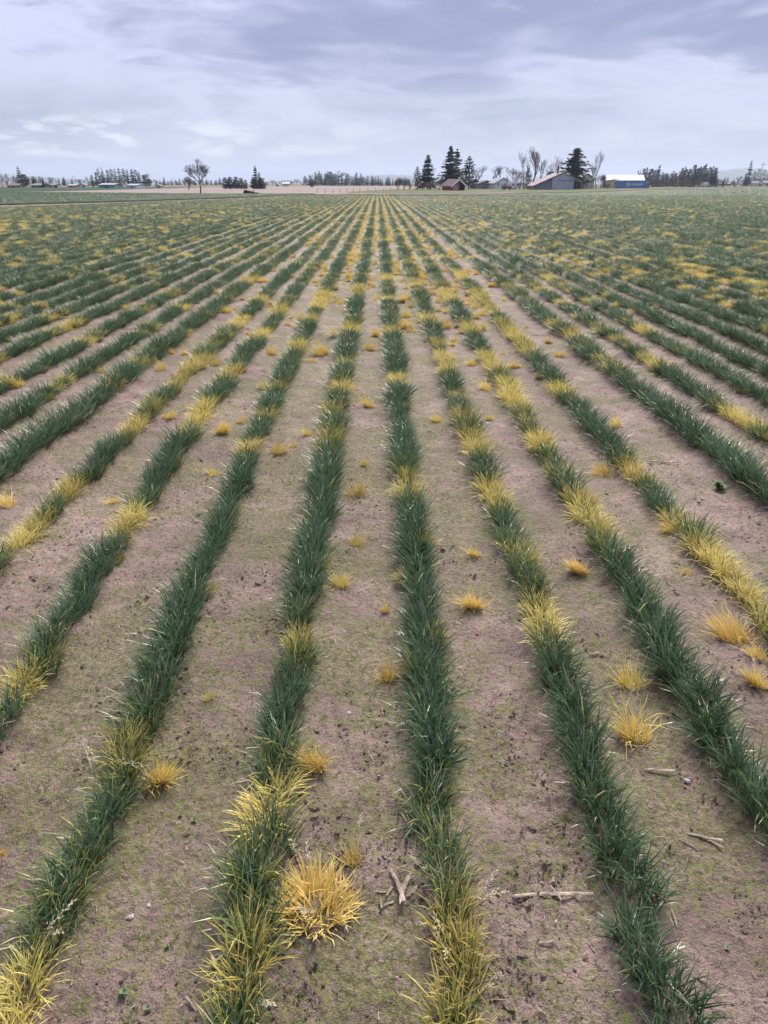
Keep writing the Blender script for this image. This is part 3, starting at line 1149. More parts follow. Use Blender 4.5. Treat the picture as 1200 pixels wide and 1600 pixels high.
# crumbs of moist soil: uncountable
mbv, mbf = [], []
rc = np.random.default_rng(5)
ico = [(0, 0, 1), (0.89, 0, .45), (.28, .85, .45), (-.72, .53, .45), (-.72, -.53, .45), (.28, -.85, .45), (0, 0, -.6)]
icof = [(0, 1, 2), (0, 2, 3), (0, 3, 4), (0, 4, 5), (0, 5, 1), (6, 2, 1), (6, 3, 2), (6, 4, 3), (6, 5, 4), (6, 1, 5)]
cnt = 0
N = 120000
yy = 0.6 * (9.0 / 0.6) ** rc.random(N)
xx = (rc.random(N) * 2 - 1) * (0.62 * yy + 0.5)
pr = np.clip((fbm(xx * 4.2, yy * 3.0, 9) - 0.44) * 7, 0.05, 1) * np.clip((fbm(xx * 17, yy * 17, 19) - 0.42) * 7, 0.03, 1)
ok = rc.random(N) < pr
xx, yy = xx[ok][:18000], yy[ok][:18000]
zz = ground_z(xx, yy)
for x, y, z in zip(xx, yy, zz):
    s = 0.0014 + 0.0036 * rc.random() ** 3
    s *= 1 + 0.08 * y
    a = rc.random() * 6.28; ca, sa = math.cos(a), math.sin(a)
    b = len(mbv)
    k = rc.uniform(.6, 1.4, 3)
    for p in ico:
        j = 1 + (rc.random() - .5) * .9
        px_, py_ = p[0] * k[0] * j, p[1] * k[1] * j
        mbv.append((x + (px_ * ca - py_ * sa) * s, y + (px_ * sa + py_ * ca) * s, z + p[2] * s * k[2] * .55))
    mbf += [(b + f[0], b + f[1], b + f[2]) for f in icof]
tag(link('soil_crumbs', mesh_np('soil_crumbs', mbv, mbf, M_CLOD, smooth=True)), 'dark moist soil crumbs strewn over the bare lanes', 'soil crumbs', kind='stuff')

mbv, mbf = [], []
N = 16000
yy = 0.6 * (10.0 / 0.6) ** rc.random(N)
xx = (rc.random(N) * 2 - 1) * (0.62 * yy + 0.5)
pr = np.clip((fbm(xx * 4.2, yy * 3.0, 9) - 0.44) * 6, 0.10, 1) * np.clip((fbm(xx * 8, yy * 8, 29) - 0.40) * 6, 0.03, 1)
ok = rc.random(N) < pr
xx, yy = xx[ok][:5500], yy[ok][:5500]
zz = ground_z(xx, yy)
for x, y, z in zip(xx, yy, zz):
    s = (0.0035 + 0.008 * rc.random() ** 3) * (1 + 0.05 * y)
    a = rc.random() * 6.28; ca, sa = math.cos(a), math.sin(a)
    b = len(mbv)
    k = rc.uniform(.6, 1.4, 3)
    for p in ico:
        j = 1 + (rc.random() - .5) * .9
        px_, py_ = p[0] * k[0] * j, p[1] * k[1] * j
        mbv.append((x + (px_ * ca - py_ * sa) * s, y + (px_ * sa + py_ * ca) * s, z + p[2] * s * k[2] * .5))
    mbf += [(b + f[0], b + f[1], b + f[2]) for f in icof]
tag(link('soil_clods', mesh_np('soil_clods', mbv, mbf, M_SOIL)), 'small brown clods lying loose on the bare lanes', 'soil clods', kind='stuff')

# fine straw litter: uncountable
mb = MB()
rs = random.Random(77)
for q in range(650):
    y = 0.7 * (18 / 0.7) ** rs.random()
    x = rs.uniform(-1, 1) * (0.58 * y + 0.3)
    L = (.007 + .022 * rs.random() ** 2.5) * (1 + .09 * y); w = rs.uniform(.0008, .0018) * (1 + .09 * y)
    a = rs.uniform(0, 3.14); ca, sa = math.cos(a), math.sin(a)
    z = gz(x, y) + .004
    P = [(-L, -w, 0), (L, -w * .5, rs.uniform(0, .006)), (L, w * .5, rs.uniform(0, .006)), (-L, w, 0), (0, 0, w * 1.6)]
    vs = [(x + p[0] * .5 * ca - p[1] * sa, y + p[0] * .5 * sa + p[1] * ca, z + p[2]) for p in P]
    mb.add(vs, [(0, 1, 4), (1, 2, 4), (2, 3, 4), (3, 0, 4)])
tag(mb.build('straw_litter', M_STRAW), 'fine pale straw bits scattered over the soil', 'litter', kind='stuff')

# small weeds
M_WEED = plain('weed leaf', (0.11, 0.155, 0.065, 1), 0.6, 0.2, 30)
M_WEED2 = plain('bright weed leaf', (0.12, 0.19, 0.06, 1), 0.55, 0.2, 30)


def weed(px, py, wpx, lab, m=M_WEED, leaves=14, broad=0.42, up=0.28):
    x, y = ground_at(px, py)
    depth = y * math.cos(PITCH) + CAM_H * math.sin(PITCH)
    rad = wpx * depth / F / 2 * .75
    r = random.Random(int(px + py))
    root = link('weed_seedling', None, loc=(x, y, gz(x, y)))
    tag(root, lab, 'weed', 'small green weeds in the lanes')
    me = None
    for k in range(leaves):
        mb = MB()
        L, w = rad, rad * broad
        mb.add([(0, -w * .2, 0), (0, w * .2, 0), (L * .5, -w, L * .28), (L * .5, w, L * .28), (L * .85, -w * .6, L * .3), (L * .85, w * .6, L * .3), (L, 0, L * .26)],
               [(0, 2, 3, 1), (2, 4, 5, 3), (4, 6, 5)])
        if me is None: me = mesh_np('leaf', mb.v, mb.f, m)
        o = link('leaf', me, root, (0, 0, .0003 * k), (0, -r.uniform(0, up * 2), k * 2.4 + r.uniform(-.3, .3)))
        s = r.uniform(.6, 1.0); o.scale = (s, s, s)


weed(195, 1558, 26, 'pale green leafy rosette in the near left lane', leaves=22)
weed(1046, 1328, 30, 'grey-green grassy weed alone in the lane left of the rightmost foreground row', broad=.12, leaves=20, up=.7)
weed(304, 1287, 16, 'small green seedling in the lane left of the yellowing left row')
weed(283, 1280, 13, 'dull green seedling left of the small green seedling')
weed(1122, 764, 36, 'bright broad-leaved weed growing against the all-green right row', M_WEED2, 34, .30, .5)
weed(1137, 1480, 16, 'bright tiny seedling in the near right corner lane', M_WEED2)
weed(232, 1582, 18, 'flat green rosette just below the pale leafy rosette')
weed(262, 1482, 13, 'yellow-green seedling at the left of the near left lane', M_WEED2)
weed(853, 1357, 14, 'pale green rosette behind the long weathered stalk')
weed(815, 1276, 12, 'tiny green rosette in the mossy lane right of the central row')

# ------------------------------------------------------------------ trees
def needle_mat(name, c, c2):
    m, t, b, out = mat(name)
    g = t.new('ShaderNodeNewGeometry').outputs['Position']
    oi = t.new('ShaderNodeObjectInfo')
    n = t.noise(g, 0.8, 4.0, 0.6)
    k = t.math('ADD', t.math('MULTIPLY', n, 0.8), t.math('MULTIPLY', oi.outputs['Random'], 0.25))
    t.put(b.inputs['Base Color'], t.mix(t.step(k, 0.35, 0.75), c, c2))
    b.inputs['Roughness'].default_value = 0.75
    b.inputs['Specular IOR Level'].default_value = 0.2
    return m


M_NEEDLE = needle_mat('needles', (0.016, 0.030, 0.019, 1), (0.042, 0.060, 0.034, 1))
M_NEEDLE2 = needle_mat('olive needles', (0.026, 0.040, 0.020, 1), (0.062, 0.072, 0.036, 1))
M_BARK = plain('bark', (0.085, 0.066, 0.056, 1), 0.9, 0.3, 4)
M_BARE = plain('bare twigs', (0.150, 0.115, 0.100, 1), 0.9, 0.25, 2)
M_BARE2 = plain('budding twigs', (0.215, 0.180, 0.105, 1), 0.9, 0.25, 2)
M_BROWN = plain('brown thicket', (0.150, 0.100, 0.085, 1), 0.9, 0.25, 2)


def conifer_mesh(h, w, seed, shape='fir', gaps=0.0, levels=None, sprays=8, bare=0.06, both=False, trunk=True):
    """returns (trunk MB, crown MB); shape: fir, column, round or ragged"""
    r = random.Random(seed)
    T, C = MB(), MB()
    T.tube([(0, 0, 0), (0, 0, h * .5), (0, 0, h * .97)], [h * .022, h * .014, h * .003], 6)
    n = levels or int(16 + h * 0.9)
    for l in range(n):
        t = (l + r.random() * .8) / n
        z = h * (bare + (1 - bare) * t)
        if shape == 'fir': rad = (1 - t) ** 0.82 * (0.75 + 0.35 * r.random()) * (0.6 + min(.4, t * 4))
        elif shape == 'column': rad = math.sin(math.pi * min(1, (t * .88 + .14))) ** .7 * (0.8 + .3 * r.random())
        elif shape == 'round': rad = math.sqrt(max(0, 1 - (t * 1.02) ** 2.6)) * (0.8 + .25 * r.random())
        else: rad = (1 - t) ** .55 * (0.45 + 0.75 * r.random())
        rad = max(.03, rad * w / 2 * (1.7 if shape in ('fir', 'ragged') else 1.25))
        nb = 7 if rad > w * .15 else 5
        a0 = r.uniform(0, 6.28)
        for b in range(nb):
            if r.random() < gaps: continue
            a = a0 + b * 6.28 / nb + r.uniform(-.35, .35)
            L = rad * r.uniform(.7, 1.12)
            droop = r.uniform(-.05, .38) if shape in ('fir', 'ragged') else r.uniform(-.5, -.1)
            for s in range(sprays):
                q = (s + r.random()) / sprays
                if shape in ('round', 'column') and q < .3: continue
                p = Vector((math.cos(a) * L * q, math.sin(a) * L * q, z - L * droop * q + L * .10 * q * q))
                sz = (0.20 + .10 * r.random()) * max(w * .30, rad * .8) * (1.15 - .5 * q)
                sz = max(sz, .14 * h / 12)
                da = a + r.uniform(-1.2, 1.2)
                d = Vector((math.cos(da), math.sin(da), r.uniform(-.7, .25))) * sz * 1.5
                e = Vector((-math.sin(da), math.cos(da), r.uniform(-.5, .5))) * sz * .75
                C.add([p - d * .45, p + e, p + d, p - e + Vector((0, 0, -sz * .35))], [(0, 1, 2), (0, 2, 3)])
    # leader
    C.add([(-.03 * w, 0, h * .95), (.03 * w, 0, h * .95), (0, 0, h)], [(0, 1, 2)])
    return T, C


def conifer(px, pyb, pyt, wpx, D, lab, seed, shape='fir', gaps=0.0, m=None, name='conifer_tree', group=None, cat='tree', **kw):
    s = mpp(D)
    h, w = (pyb - pyt) * s, wpx * s
    T, C = conifer_mesh(h, w, seed, shape, gaps, **kw)
    x, y = at(px, D)
    root = link(name, None, loc=(x, y, 0), rot=(0, 0, seed))
    tag(root, lab, cat, group)
    T.build('trunk', M_BARK, root)
    C.build('crown', m or M_NEEDLE, root)
    return root


def bare_mb(h, w, seed, depth=5, spread=.55, up=.25, trunk=.3, stems=1, fat=1.0):
    r = random.Random(seed)
    T, B = MB(), MB()

    def grow(p, d, L, rad, lev):
        n = 3 if lev < 3 else 2
        pts, q, dd = [p], p, d
        for i in range(n):
            dd = (dd + Vector((r.gauss(0, .16), r.gauss(0, .16), r.gauss(0, .08) + up * .15))).normalized()
            q = q + dd * (L / n)
            pts.append(q)
        tgt = T if lev == 0 else B
        tgt.tube(pts, [rad * (1 - .45 * i / n) for i in range(n + 1)], 6 if lev == 0 else (4 if lev < 3 else 3), cap=False)
        if lev >= depth: return
        k = r.choice((3, 3, 4)) if lev < depth - 1 else 4
        for j in range(k):
            i = n if j < 2 else r.randrange(1, n + 1)
            az = r.uniform(0, 6.28)
            sv = Vector((math.cos(az), math.sin(az), r.uniform(-.15, .5) + up)) * spread
            nd = (dd + sv).normalized()
            grow(pts[i], nd, L * r.uniform(.58, .86), max(rad * .58, h * .0016 * fat), lev + 1)
    for s in range(stems):
        a = r.uniform(0, 6.28)
        lean = .05 if stems == 1 else .35
        grow(Vector((0, 0, 0)), Vector((math.cos(a) * lean, math.sin(a) * lean, 1)).normalized(), h * trunk, h * .024 * fat / math.sqrt(stems), 0)
    # fit to the measured height and width
    allv = T.v + B.v
    A = np.array(allv); zc = A[:, 2].mean(); A = np.abs(A - A.mean(0) * [1, 1, 0] * A[:, 2:3] / zc)
    zm = np.percentile(A[:, 2], 99.5); xm = np.percentile(A[:, 0], 95); ym = np.percentile(A[:, 1], 95)
    mx_ = np.array(allv)[:, :2].mean(0)
    fz, fx, fy = h / zm, w / 2 / xm, w / 2 / ym
    zc = A[:, 2].mean()
    for M in (T, B):      # bring a leaning crown back over its foot
        M.v = [((v[0] - mx_[0] * v[2] / zc) * fx, (v[1] - mx_[1] * v[2] / zc) * fy, v[2] * fz) for v in M.v]
    return T, B


def bare_tree(px, pyb, pyt, wpx, D, lab, seed, m=None, name='bare_tree', group=None, cat='tree', **kw):
    s = mpp(D)
    T, B = bare_mb((pyb - pyt) * s, wpx * s, seed, **kw)
    x, y = at(px, D)
    root = link(name, None, loc=(x, y, 0))
    tag(root, lab, cat, group)
    T.build('trunk', M_BARK if m is None else m, root)
    B.build('crown', m or M_BARE, root)
    return root


# right-hand farm: conifers and bare trees
conifer(652, 296, 261, 11, 200, 'narrow olive conifer leftmost of the farm trees', 1, 'column', m=M_NEEDLE2)
conifer(668, 293, 243.5, 26, 215, 'tall pointed fir with wide skirts left of the red shed', 2, 'fir', bare=.1)
conifer(703, 293, 232, 32, 225, 'tallest ragged fir behind the red shed', 3, 'fir', gaps=.15, bare=.08)
conifer(713, 293, 236, 22, 235, 'tall thin fir leaning on the tallest ragged fir', 4, 'ragged', gaps=.2)
conifer(732, 293, 245, 18, 228, 'dense rounded dark conifer right of the tallest firs', 5, 'column')
conifer(722, 293, 262, 12, 240, 'shorter conifer filling the gap before the rounded dark conifer', 6, 'fir', gaps=.2)
conifer(771, 292, 273, 9, 260, 'small dark conifer between the grey shed and the white gabled house', 7, 'fir')
conifer(825, 292, 261, 11, 222, 'slim dark conifer standing among bare trees left of the barn', 8, 'column', m=M_NEEDLE2, gaps=.1)
conifer(860, 290, 265.5, 17, 255, 'squat dark conifer showing above the left barn roof', 9, 'round', bare=.35)
conifer(897, 292, 233, 40, 240, 'big ragged dark evergreen behind the barn with a bent top', 10, 'ragged', gaps=.12, sprays=7)
conifer(944.5, 293, 273, 7, 280, 'little conifer at the left end of the pale workshop', 11, 'fir', m=M_NEEDLE2)
bare_tree(748, 290, 257, 22, 245, 'bare branching tree right of the rounded dark conifer', 21)
bare_tree(777, 290, 257, 18, 262, 'bare rounded tree behind the white gabled house', 22)
bare_tree(806, 293, 262, 30, 235, 'bushy brown bare tree behind the white camper', 23, m=M_BARE2, stems=3, trunk=.2)
bare_tree(818, 292, 240, 18, 245, 'tall thin bare tree left of the tallest bare one by the barn', 24, spread=.4, up=.5)
bare_tree(833, 292, 232, 18, 232, 'tallest upright bare tree just left of the barn', 25, spread=.34, up=.7, trunk=.42, fat=1.25)
bare_tree(845, 292, 250, 10, 250, 'slight bare sapling between the tallest bare tree and the barn', 26, spread=.35, up=.6)
bare_tree(866, 292, 246, 32, 262, 'fan of bare upright stems behind the left barn roof', 27, stems=6, spread=.25, up=.6, trunk=.5, depth=4)
bare_tree(925, 293, 254, 11, 270, 'faint bare tree left of the bare poplar', 28, spread=.3, up=.7)
bare_tree(932, 293, 239, 13, 262, 'tall narrow bare poplar right of the beige house', 29, spread=.26, up=.9, trunk=.5, fat=1.2)
bare_tree(940, 294, 274, 16, 266, 'brown bare bush at the foot of the bare poplar', 30, stems=4, trunk=.25, m=M_BROWN, cat='bush', name='bare_bush')
bare_tree(622, 297, 280.5, 12, 205, 'left one of the two brown leafless bushes before the red shed trees', 31, stems=5, trunk=.25, m=M_BROWN, cat='bush', name='bare_bush')
bare_tree(632, 297, 281, 13, 207, 'right one of the two brown leafless bushes before the red shed trees', 32, stems=5, trunk=.25, m=M_BROWN, cat='bush', name='bare_bush')
bare_tree(661, 296, 283, 12, 200, 'grey leafless bush between the olive conifer and pointed fir', 33, stems=6, trunk=.25, cat='bush', name='bare_bush')
bare_tree(686, 297, 282, 16, 195, 'tangled leafless bush touching the left side of the red shed', 34, stems=6, trunk=.25, cat='bush', name='bare_bush')
bare_tree(672, 297, 286, 14, 193, 'low leafless bush in front of the pointed fir', 35, stems=6, trunk=.25, m=M_BROWN, cat='bush', name='bare_bush')

# left middle: the oak and its neighbours
bare_tree(312, 302.6, 254.5, 33, 128, 'gnarled bare oak standing alone at the edge of the pale field', 41, spread=.8, up=.12, trunk=.3, fat=1.35, depth=6)
bare_tree(294, 298.5, 278, 11, 190, 'grey thicket of bare stems left of the lone oak', 42, stems=6, trunk=.3, cat='bush', name='bare_bush')
for k, (px, t, w) in enumerate(((352, 278, 11), (360, 277, 11), (369, 277, 11), (377, 278.5, 10), (384, 281, 7))):
    conifer(px, 295, t, w, 235, ['round dark conifer at the left end of the dark clump', 'second dark conifer from left in the dark clump',
            'third dark conifer from left in the dark clump', 'fourth dark conifer from left in the dark clump', 'slim conifer at the right end of the dark clump'][k], 50 + k, 'round', bare=.02)
conifer(400, 295, 262, 13, 240, 'pointed dark spruce rising above its bushy neighbours', 56, 'fir')
conifer(406, 295, 271, 10, 243, 'shorter spruce leaning on the pointed dark spruce', 57, 'fir')
conifer(397, 295, 278, 12, 236, 'rounded dark bush left at the foot of the pointed spruce', 58, 'round', bare=.02, name='evergreen_bush', cat='bush')
conifer(409, 295, 279, 13, 236, 'rounded dark bush right at the foot of the pointed spruce', 59, 'round', bare=.02, name='evergreen_bush', cat='bush')
conifer(487.5, 293.5, 280, 8, 320, 'lone dark round evergreen on the far side of the pale field', 60, 'column')

# far left
bare_tree(4, 294, 270, 14, 330, 'budding yellowish tree at the left edge of the picture', 61, m=M_BARE2)
bare_tree(11, 294, 273, 10, 335, 'second budding yellowish tree right of the one at the left edge', 62, m=M_BARE2)
conifer(32.5, 294, 263, 9, 350, 'tall ragged conifer over the far left farm', 63, 'ragged', gaps=.2)
conifer(39, 294, 275, 14, 345, 'dark rounded evergreen right of the tall ragged conifer', 64, 'round', bare=.05)
conifer(54, 294, 281, 7, 360, 'small evergreen behind the maroon far farm roofs', 65, 'round')
conifer(68, 295, 280, 6.5, 320, 'small pointed conifer standing alone on the far left', 66, 'fir')
conifer(87, 295.5, 291, 6, 300, 'round dark shrub by the far left white house', 67, 'round', bare=0, name='evergreen_bush', cat='bush')
conifer(101, 292, 279, 6, 600, 'hazy conifer behind the orange-brown far building', 68, 'fir')
bare_tree(24, 294, 276, 10, 400, 'faint bare tree behind the tall ragged conifer', 69)
bare_tree(138, 293.5, 278, 12, 390, 'yellowish bare tree at the left end of the far grove', 70, m=M_BARE2)
grove = [(145, 276), (152, 273), (160, 277), (163, 271), (170, 270), (176, 268), (182, 267.5), (188, 267), (195, 268), (201, 268.5), (208, 268), (214, 269), (219, 273), (226, 277), (233, 282)]
for k, (px, t) in enumerate(grove):
    conifer(px, 294.5, t, 11 if k % 3 else 9, 360 + (k * 37 % 50), f'dark conifer, {ORD[k + 1]} from the left in the grove behind the teal barn', 80 + k,
            ('fir', 'ragged', 'column')[k % 3], gaps=.1, bare=.12, levels=20, sprays=4, group='conifers of the grove behind the teal barn')
bare_tree(157, 294, 266, 9, 410, 'tall faint bare tree rising over the left of the grove', 71)
bare_tree(229, 294, 275, 12, 420, 'bare pale tree at the right end of the grove', 72)
bare_tree(185.5, 295.3, 281, 14, 285, 'light brown round leafless tree beside the teal barn', 73, m=M_BARE2, stems=2)

# far treelines: one mesh per tree, copies share it
FAR_T = []
for k in range(7):
    T, C = conifer_mesh(10, (4.6, 5.2, 5.8, 4.9, 5.6, 5.4, 7.0)[k], 300 + k, ('fir', 'ragged', 'fir', 'fir', 'column', 'fir', 'round')[k], gaps=.1, levels=18, sprays=6, bare=.06)
    C.m = [1] * len(C.m)
    b = len(T.v)
    me = mesh_np('far_conifer', T.v + C.v, T.f + [[i + b for i in f] for f in C.f], [M_BARK, M_NEEDLE], mi=T.m + C.m)
    FAR_T.append(me)
FAR_B = []
for k in range(4):
    T, B = bare_mb(10, 7.5, 330 + k, depth=4, fat=1.6)
    b = len(T.v)
    FAR_B.append(mesh_np('far_bare_tree', T.v + B.v, T.f + [[i + b for i in f] for f in B.f], [M_BARE]))


def treeline(x0, x1, n, top, base, D, spreadD, lab, group, seed, bare=0.15, jitter=3.0, slim=1.0, tree='conifer_tree'):
    r = random.Random(seed)
    for k in range(n):
        px = x0 + (x1 - x0) * (k + r.uniform(.1, .9)) / n
        d = D + r.uniform(0, spreadD)
        s = mpp(d)
        h = max(4, (base - top(px) + r.gauss(0, jitter * .6)) * s)
        isb = r.random() < bare
        x, y = at(px, d)
        o = link('bare_tree' if isb else tree, r.choice(FAR_B if isb else FAR_T), loc=(x, y, 0), rot=(0, 0, r.uniform(0, 6.28)))
        f = h / 10
        o.scale = (f * slim * r.uniform(.8, 1.25), f * slim * r.uniform(.8, 1.25), f)
        tag(o, f'{"hazy bare tree" if isb else lab}, {ORD[k + 1]} from the left in the {group}', 'tree', f'trees of the {group}')


I = lambda pts: (lambda px: float(np.interp(px, [p[0] for p in pts], [p[1] for p in pts])))
treeline(475, 650, 46, I([(475, 281), (495, 275), (530, 276), (560, 279), (590, 281), (650, 283)]), 293, 620, 120, 'hazy conifer',
         'long treeline behind the pale field', 5, .10)
treeline(240, 345, 26, I([(240, 283), (290, 283), (345, 284)]), 292, 760, 150, 'hazy conifer', 'far treeline behind the lone oak', 6, .35)
treeline(415, 478, 16, I([(415, 286), (478, 285)]), 292, 800, 100, 'small hazy conifer', 'far treeline by the far white house', 7, .4)
treeline(-30, 140, 34, I([(-30, 284), (60, 284), (140, 286)]), 293, 800, 200, 'small hazy conifer', 'treeline behind the far left farms', 8, .4)
treeline(998, 1036, 12, I([(998, 271), (1012, 267), (1030, 265), (1036, 270)]), 292, 380, 40, 'dark conifer', 'small stand behind the blue container', 9, .2, 5, .62)
treeline(1036, 1064, 8, I([(1036, 272), (1064, 270)]), 292, 400, 40, 'olive conifer', 'gap between the two right-hand stands', 10, .6)
treeline(1062, 1119, 22, I([(1062, 267), (1085, 264), (1105, 262), (1119, 265)]), 291.5, 420, 50, 'dark conifer', 'dense conifer grove on the right', 11, .03, 4.5, .62)
treeline(1120, 1230, 22, I([(1120, 280), (1165, 280), (1230, 279)]), 290.5, 800, 150, 'hazy conifer', 'treeline at the right edge', 12, .45)
conifer(1168, 290.5, 253, 9, 480, 'tall ragged conifer standing above the right edge treeline', 90, 'ragged', gaps=.15)
conifer(1163, 290.5, 272, 8, 490, 'short conifer beside the tall ragged one at the right', 91, 'fir')
for k, (px, t) in enumerate(((1176, 268), (1183, 265), (1191, 266), (1198, 268))):
    conifer(px, 290, t, 10, 500, f'dark evergreen, {ORD[k + 1]} right of the tall ragged conifer at the right edge', 92 + k, 'round', levels=16, sprays=4)
for k, (px, t, w) in enumerate(((1022, 281, 14), (1035, 280, 15), (1047, 279, 14), (1058, 279, 14), (1069, 281, 15), (1080, 281, 14), (1092, 282, 14), (1130, 282, 14), (1148, 283, 14))):
    bare_tree(px, 292, t, w, 350, f'brown leafless hedgerow bush, {ORD[k + 1]} from the left behind the right-hand fence', 120 + k, m=M_BROWN, stems=6, trunk=.22, depth=4,
              name='bare_bush', cat='bush', group='brown hedgerow bushes on the right')
for k, (px, w) in enumerate(((640, 10), (742, 9), (757, 10), (790, 12), (812, 12), (820, 12), (913, 12), (950, 9))):
    bare_tree(px, 294, 284 - (k % 3), w, 218, f'low scrubby bush, {ORD[k + 1]} from the left along the farm fence', 140 + k, m=M_BARE if k % 2 else M_BROWN, stems=6, trunk=.25, depth=4,
              name='bare_bush', cat='bush', group='low scrubby bushes along the farm')

# ------------------------------------------------------------------ hills
M_HILL = plain('wooded hill', (0.05, 0.07, 0.045, 1), 0.9, 0.2, .01)


def hill(pts, D, depth, lab):
    """a long wooded ridge; pts are skyline pixels at distance D"""
    V, Fc = [], []
    n = 40
    xs = np.linspace(pts[0][0], pts[-1][0], n)
    s = mpp(D)
    for i, px in enumerate(xs):
        t = float(np.interp(px, [p[0] for p in pts], [p[1] for p in pts]))
        h = max(0, (HOR + 1 - t) * s) * (1 + .05 * math.sin(i * 1.7) + .04 * math.sin(i * 3.1))
        x, y = at(px, D)
        V += [(x, y - depth * .5, -1), (x, y - depth * .2, h * .6), (x, y, h), (x, y + depth * .3, h * .7), (x, y + depth, -1)]
    for i in range(n - 1):
        for k in range(4):
            a = i * 5 + k
            Fc.append((a, a + 5, a + 6, a + 1))
    me = mesh_np('hill', V, Fc, M_HILL, smooth=True)
    tag(link('hill', me), lab, kind='structure')


hill([(-40, 283), (20, 279), (45, 276), (70, 278), (110, 281), (150, 282), (300, 286)], 5200, 1600, 'blue wooded hill on the far left horizon')
hill([(400, 288), (440, 283), (480, 282), (540, 283), (600, 288)], 5600, 1500, 'faint blue hill behind the middle treeline')
hill([(545, 288), (568, 277), (590, 275.5), (620, 275), (645, 276.5), (680, 281), (760, 288)], 5000, 1400, 'blue wooded hill left of the farm trees')
hill([(760, 288), (840, 277), (900, 275), (960, 276), (1010, 279), (1060, 288)], 5800, 1400, 'blue hill showing behind the barn')
hill([(1080, 287), (1120, 270), (1145, 266.5), (1170, 266), (1210, 268), (1290, 280)], 4600, 1400, 'blue wooded hill on the right horizon')

# ------------------------------------------------------------------ buildings
M_METAL = None


def corrugated(name, c, rust=0.0, axis=0, scale=9.0, rustcol=(0.20, 0.075, 0.055, 1)):
    m, t, b, out = mat(name)
    tc = t.new('ShaderNodeTexCoord')
    sep = t.new('ShaderNodeSeparateXYZ', {0: tc.outputs['Object']})
    wv = t.math('SINE', t.math('MULTIPLY', sep.outputs[axis], scale * 3))
    n = t.noise(t.vmath('MULTIPLY', tc.outputs['Object'], (1, 1, .35)), 1.4, 5.0, .65)
    cc = t.mix(t.step(n, .35, .65), tuple(x * .78 for x in c[:3]) + (1,), c)
    if rust:
        cc = t.mix(t.math('MULTIPLY', t.step(n, .62 - rust * .4, .68 - rust * .25), .9), cc, rustcol)
    t.put(b.inputs['Base Color'], cc)
    b.inputs['Roughness'].default_value = .5
    bp = t.new('ShaderNodeBump', {'Height': wv, 'Strength': .6, 'Distance': .03})
    t.l.new(bp.outputs[0], b.inputs['Normal'])
    return m


M_ZINC = corrugated('weathered zinc sheet', (0.33, 0.37, 0.43, 1))
M_ZINC2 = corrugated('dark zinc sheet', (0.15, 0.17, 0.205, 1))
M_ROOFW = corrugated('pale metal roof', (0.31, 0.315, 0.36, 1), axis=0)
M_RUST = corrugated('rusty roof sheet', (0.36, 0.34, 0.36, 1), rust=.46, axis=1)
M_ROOFB = plain('brown roof', (0.135, 0.085, 0.075, 1), .8, .25, 2)
M_ROOFG = plain('grey roof', (0.17, 0.165, 0.17, 1), .8, .2, 2)
M_ROOFM = plain('maroon roof', (0.16, 0.075, 0.075, 1), .8, .2, 2)
M_WHITE = plain('white paint', (0.62, 0.62, 0.63, 1), .55, .08, 2)
M_CREAM = plain('cream siding', (0.56, 0.52, 0.43, 1), .7, .1, 2)
M_YELL = plain('yellow siding', (0.58, 0.47, 0.29, 1), .7, .1, 2)
M_BEIGE = plain('beige siding', (0.42, 0.39, 0.345, 1), .7, .1, 2)
M_GREYW = plain('blue-grey siding', (0.20, 0.215, 0.25, 1), .7, .12, 2)
M_DARKW = plain('dark brown siding', (0.075, 0.065, 0.065, 1), .7, .15, 2)
M_RED = plain('red barn paint', (0.24, 0.045, 0.05, 1), .7, .2, 3)
M_TEAL = plain('teal siding', (0.10, 0.24, 0.24, 1), .6, .12, 2)
M_ORANGE = plain('orange-brown siding', (0.36, 0.17, 0.10, 1), .7, .12, 2)
M_GLASS = plain('window glass', (0.03, 0.035, 0.045, 1), .12, .1, 2, spec=.6)
M_DARK = plain('black parts and bay shade', (0.02, 0.018, 0.018, 1), .9, .2, 2)  # near-black for tyres and ironwork, also painted shade inside open bays
M_WOOD = plain('grey weathered wood', (0.17, 0.145, 0.13, 1), .85, .25, 3)


def window(root, x, z, w, h, y, panes=(2, 2), fm=None, face='y'):
    """a window in the wall plane y (front, facing -y)"""
    f = MB()
    b = w * .09
    f.box(x - w / 2, x + w / 2, y - .05, y + .02, z, z + b); f.box(x - w / 2, x + w / 2, y - .05, y + .02, z + h - b, z + h)
    f.box(x - w / 2, x - w / 2 + b, y - .05, y + .02, z + b, z + h - b); f.box(x + w / 2 - b, x + w / 2, y - .05, y + .02, z + b, z + h - b)
    iw, ih = (w - 2 * b) / panes[0], (h - 2 * b) / panes[1]
    bb = b * .45
    for i in range(1, panes[0]): f.box(x - w / 2 + b + iw * i - bb, x - w / 2 + b + iw * i + bb, y - .045, y + .015, z + b, z + h - b)
    for j in range(1, panes[1]): f.box(x - w / 2 + b, x + w / 2 - b, y - .043, y + .013, z + b + ih * j - bb, z + b + ih * j + bb)
    fo = f.build('window', fm or M_WHITE, root)
    g = MB()
    g.box(x - w / 2 + b, x + w / 2 - b, y - .025, y - .01, z + b, z + h - b)
    g.build('pane', M_GLASS, fo)
    return fo


def roof_slab(root, p0, p1, y0, y1, th, m, name='roof'):
    """one roof slope from (x,z) p0 (eave) to p1 (ridge), running y0..y1"""
    a, b = Vector((p0[0], p0[1])), Vector((p1[0], p1[1]))
    n = Vector((-(b - a).y, (b - a).x)).normalized()
    if n.y < 0: n = -n
    mb = MB()
    mb.prism([tuple(a), tuple(b), tuple(b + n * th), tuple(a + n * th)], y0, y1)
    return mb.build(name, m, root)


